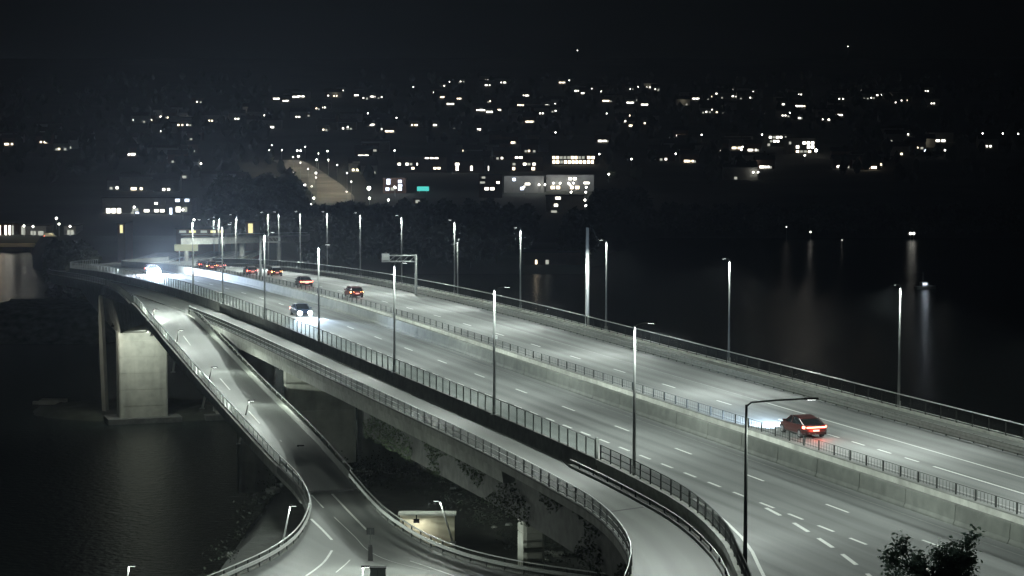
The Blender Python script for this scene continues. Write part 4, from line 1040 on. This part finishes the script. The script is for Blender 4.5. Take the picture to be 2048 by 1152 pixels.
# larger lit buildings: box by pixel outline, rows of lit bays
def block(x0, x1, ytop, ybot, label, rows, wall=WALLM, cat='building', Y=None, glow=0, depth=14, ncol=None, name='building', light_col=(1,.97,.85), dens_=.8):
    if Y is None: p = on_far((x0+x1)/2, ybot); Y = p.y
    a, b = at_y(x0, ybot, Y), at_y(x1, ytop, Y); w = b.x-a.x; cx = (a.x+b.x)/2; g = min(far_h(cx, Y), a.z)
    r = thing(name, label, cat, (cx, Y, g)); h = b.z - g
    MB().box((0,depth/2,h/2-1),(w,depth,h+2)).build('wall', wall, r)
    rf = MB().box((0,depth/2,h+.12),(w+.6,depth+.6,.3)).build('roof', ROOFM, r)
    rnd = random.Random(int(x0*7+ytop))
    for (ya, yb, m, segs) in rows:
        z0, z1 = at_y(0, yb, Y).z-g, at_y(0, ya, Y).z-g; mesh = {}
        for (sa, sb) in segs:
            X0, X1 = (sa-CX)/4400*Y-cx, (sb-CX)/4400*Y-cx; n = max(1, int((X1-X0)/2.1)); bw = (X1-X0)/n
            for q in range(n):
                if rnd.random() > dens_: continue
                mm = m if rnd.random() > .2 else E_DIM
                f = link(MB().box((0,0,0),(bw*.7,.1,z1-z0)).mesh('window'), 'window', mm, r, loc=(X0+bw*(q+.5),-.07,(z0+z1)/2))
                MB().box((0,-.03,-(z1-z0)/2-.08),(bw*.9,.2,.1)).build('sill', STEEL, f)
    if glow:
        town_lamp((x0+x1)/2, ybot-14, 'lamp lighting the forecourt of a large lit building', False, .5, 'forecourt lamps', Y=Y-12)
        for k in (-.3,.3):
            o = bpy.data.objects.new('street_light', GLOW if glow == 1 else GLOW2); COL.objects.link(o); o.parent = r; o.location = (w*k, -9, h+2); 
    return r
GLOW2 = bpy.data.lights.new('forecourt_light','POINT'); GLOW2.energy = 30; GLOW2.shadow_soft_size = .3; GLOW2.color = (.95,.95,.85)
GLOW = bpy.data.lights.new('forecourt_light','POINT'); GLOW.energy = 1300; GLOW.shadow_soft_size = .3; GLOW.color = (.9,.95,1)
block(793,892,314,346,'long low office block with three rows of lit windows left of centre',[(315,317.5,E_NEUT,[(849,878)]),(326,330.5,E_NEUT,[(795,826),(833,836),(856,870)]),(334.5,338.5,E_WARM,[(796,810),(822,830),(842,890)])], WALLD)
block(1102,1199,312,330,'long two storey block glowing warm along its whole front',[(312.5,318,E_WARM,[(1104,1170),(1173,1190)]),(321,327,E_WARM,[(1104,1188)])], WALLD, dens_=.95)
block(1022,1086,313,344,'lit office block directly left of the long glowing block',[(313,317,E_NEUT,[(1029,1046)]),(326,330.5,E_NEUT,[(1024,1032),(1045,1062),(1064,1080)]),(334.5,340,E_WARM,[(1024,1031),(1062,1080)])], WALLD)
block(905,968,322,346,'small lit block between the office rows',[(326,331,E_NEUT,[(909,920)]),(332,341,E_NEUT,[(911,918),(940,946),(976,978)])], WALLD)
block(1008,1088,352,388,'grey shopping hall washed in cool white light',[(356,362,E_BLUE,[(1024,1032)]),(374,380,E_BLUE,[(1028,1050)]),(366,370,E_NEUT,[(1048,1062)])], WALLM, glow=1)
block(1092,1188,350,384,'shopping hall with scattered lit bays right of the grey hall',[(355,360,E_NEUT,[(1100,1108),(1136,1154),(1166,1178)]),(364,368,E_NEUT,[(1165,1181)]),(372,378,E_WARM,[(1100,1122),(1138,1160)])], WALLM, glow=1)
block(958,1004,350,396,'dim block with small lit windows left of the grey hall',[(353,357,E_NEUT,[(962,972)]),(363,367,E_NEUT,[(958,972),(992,1000)]),(375,380,E_NEUT,[(968,990)])], WALLD)
block(1092,1168,392,428,'stepped building with three short lit rows at the edge of the wood',[(394,398.5,E_NEUT,[(1095,1123)]),(408,413,E_NEUT,[(1097,1117)]),(421,426,E_NEUT,[(1100,1116)])], WALLM)
block(1532,1582,268,294,'left half of the lit block on the right hillside, two lit rows',[(272.5,276.5,E_NEUT,[(1536,1564),(1568,1572)]),(280.5,284.5,E_NEUT,[(1538,1558)]),(287,292,E_NEUT,[(1533,1540)])], WALLM, dens_=1)
block(1574,1632,276,308,'right half of the lit block on the right hillside, three rows',[(283.5,288.5,E_NEUT,[(1576,1582),(1603,1628)]),(291,297,E_NEUT,[(1590,1598),(1604,1628)]),(301,305,E_WARM,[(1590,1622)])], WALLM, dens_=.95)
block(766,812,356,388,'store with cool white glowing fronts beside a blank dark one',[(358,369,E_BLUE,[(772,782)]),(360,366,E_BLUE,[(795,805)]),(369,373,E_BLUE,[(795,806)]),(375,381,E_BLUE,[(770,790),(795,805)])], WALLD, dens_=1, glow=1)
panel_sign(834,373,858,382, on_far(846,388).y, 'glowing teal shop sign left of the dark wood', E_TEAL)
block(826,846,398,410,'small lit kiosk below the teal sign',[(400,406,E_NEUT,[(829,843)])], WALLD)
block(205,332,396,430,'low white lit building behind the glaring headlights',[(417,426,E_NEUT,[(211,243)]),(417,423,E_NEUT,[(262,279)]),(424,429,E_BLUE,[(260,279)]),(419,424,E_NEUT,[(286,300),(307,330)]),(405,409,E_NEUT,[(308,316)])], WALLM, dens_=1, glow=2)
block(334,384,396,432,'lit pavilion with two bright roof signs',[(398,403.5,E_BLUE,[(349,361),(368,380)]),(416,430,E_BLUE,[(338,345)]),(414,424,E_NEUT,[(350,376)])], WALLM, dens_=1)
block(352,450,458,470,'long low canopy with a continuous yellow light strip',[(461,465.5,E_YEL,[(355,394),(398,416),(418,448)])], WALLD, dens_=1, Y=700)
block(491,509,444,468,'small square yellow lit kiosk front at the end of the overpass',[(447,466,E_YEL,[(494,507)])], WALLD, dens_=1, Y=690)
block(235,250,448,470,'tall yellow green lit panel left of the glare',[(450,466,E_YEL,[(238,246)])], WALLD, dens_=1, Y=700)
# quay buildings on the left shore
QY = 905
block(-30,34,447,476,'quay building with a row of tall lit columns at the left edge',[(451,470,E_NEUT,[(8,13),(16,21),(22,27)]),(471,474,E_NEUT,[(8,32)]),(451,474,E_WARM,[(-10,2)])], WALLD, Y=QY, dens_=1)
block(38,52,449,478,'narrow yellow lit doorway front on the quay',[(452,476,E_WARM,[(40,51)])], WALLD, Y=QY, dens_=1)
block(53,92,452,478,'pale garage front under a wall lamp, left one on the quay',[(462,476,E_DIM,[(58,88)])], WALLM, Y=QY, dens_=1)
block(128,152,452,478,'pale garage front under a wall lamp, right one on the quay',[(460,474,E_DIM,[(131,149)])], WALLM, Y=QY, dens_=1)
for x, y, lb in ((66,453,'wall lamp on the left pale garage front of the quay'),(140,453,'wall lamp on the right pale garage front of the quay'),(48,452,'lamp by the yellow doorway on the quay'),(118,448,'lamp post between the two quay garages')):
    town_lamp(x, y, lb, False, .42, 'quay lamps', Y=QY-6)
    o = bpy.data.objects.new('street_light', GLOW2); COL.objects.link(o); qq = at_y(x, y+2, QY-9); o.location = qq
qs = thing('quay_wall', 'yellow lit quay edge running along the left shore', 'quay'); mb = MB()
A0, A1 = at_y(-120,501,868), at_y(124,499,868)
mb.loft([[Vector((A0.x,868,-33)),Vector((A1.x,868,-33)),Vector((A1.x,900,-33)),Vector((A0.x,900,-33))],[Vector((A0.x,868,-28.2)),Vector((A1.x,868,-28.2)),Vector((A1.x,900,-27.4)),Vector((A0.x,900,-27.4))]]); mb.build('quay_slab', mat('quay_sand', (.3,.25,.13), .9, nscale=.2, namt=.3), qs)
L_QUAY = ies_light('quay_light', 2.5, (1,.85,.5))
for x in (5, 50, 95, 118):
    o = bpy.data.objects.new('street_light', L_QUAY); COL.objects.link(o); qq = at_y(x, 478, 882); o.location = (qq.x, 884, qq.z+4)
car(at_y(101,477,QY-14)*1.0, 0.1, 'white van parked on the quay beside the garages', P_WHT, 'van')
# overpass beyond the bridge
ov = thing('overpass', 'pale overpass bridge crossing above the far end of the motorway', 'bridge', (0,0,0))
a0, a1 = at_y(362,477,600), at_y(615,472,640)
mb = MB(); d = Vector((0,9,0)); mb.loft([[a0+Vector((0,0,0)), a0+d, a0+d-Vector((0,0,1.5)), a0-Vector((0,0,1.7))],[a1, a1+d, a1+d-Vector((0,0,1.5)), a1-Vector((0,0,1.7))]]); mb.build('deck_slab', CONC_D, ov)
mb = MB(); mb.tube([a0+Vector((0,0,1)), a1+Vector((0,0,1))], .06, 5); mb.build('rail', STEEL, ov)
for k in (.02,.45,.75): 
    c = a0.lerp(a1, k)+Vector((0,4,0)); MB().tube([(c.x,c.y,-34),(c.x,c.y,c.z-1.5)], .7, 10).build('support_column', CONC_D, ov, True)
L_TOWN2 = ies_light('town_light', 90, (.95,.98,.9))
for x in (400, 470, 540):
    o = bpy.data.objects.new('street_light', L_TOWN2); COL.objects.link(o); qq = at_y(x, 440, 590); o.location = qq
E_SHORE = emit('shore_lamp_glass', (1,.97,.88), 3.6)
# waterfront lamps on the right with their reflections, and a white boat
for x, y, Y, lb in ((1684,482,948,'single waterfront lamp with a long streak on the water'),(1821,467,948,'left one of a pair of waterfront lamps on the far right shore'),(1827.5,467,948,'right one of a pair of waterfront lamps on the far right shore'),(1621,464,948,'bright lamp alone on the dark right shore'),(1573,454,948,'faint small lamp on the dark right shore, leftmost of the row')):
    town_lamp(x, y, lb, False, {1573:.3,1621:.45,1684:.6}.get(x,.65), 'waterfront lamps on the right', Y=Y, m=E_SHORE)
    o = bpy.data.lights.new('shore_light','POINT') if False else None
block(1046,1162,505,549,'waterfront house whose warm windows reflect in the black water',[(520,528,E_WARM,[(1070,1075),(1090,1099)]),(534,541,E_WARM,[(1070,1075),(1088,1100)])], WALLD, Y=752, dens_=1)
bq = at_z(1850, 578, WATER); r = thing('boat', 'small white lit motor boat lying on the black water at right', 'boat', bq, .4)
MB().loft([[Vector((x,y*k,z)) for y, z in ((-1,.9),(-.7,-.2),(.7,-.2),(1,.9))] for x, k in ((-3.4,1.0),(-1,1.15),(1.5,.95),(3.2,.35),(3.9,.05))]).build('hull', PAINT, r)
cb = MB().loft([[Vector((x,y,z)) for y, z in ((-.8,.8),(-.65,zt),(.65,zt),(.8,.8))] for x, zt in ((-1.6,2.2),(.6,2.2),(1.3,1.0))]).build('cabin', PAINT, r)
MB().box((-.5,-.78,1.6),(1.4,.06,.5)).build('window', E_BLUE, cb)
MB().tube([(-.8,0,2.2),(-.8,0,5.2)], .05, 6).build('mast', STEEL, r)
l = bpy.data.lights.new('boat_light','POINT'); l.energy = 60; l.color = (.8,.9,1); put_light(l, r, (-1,-2.2,2.8))
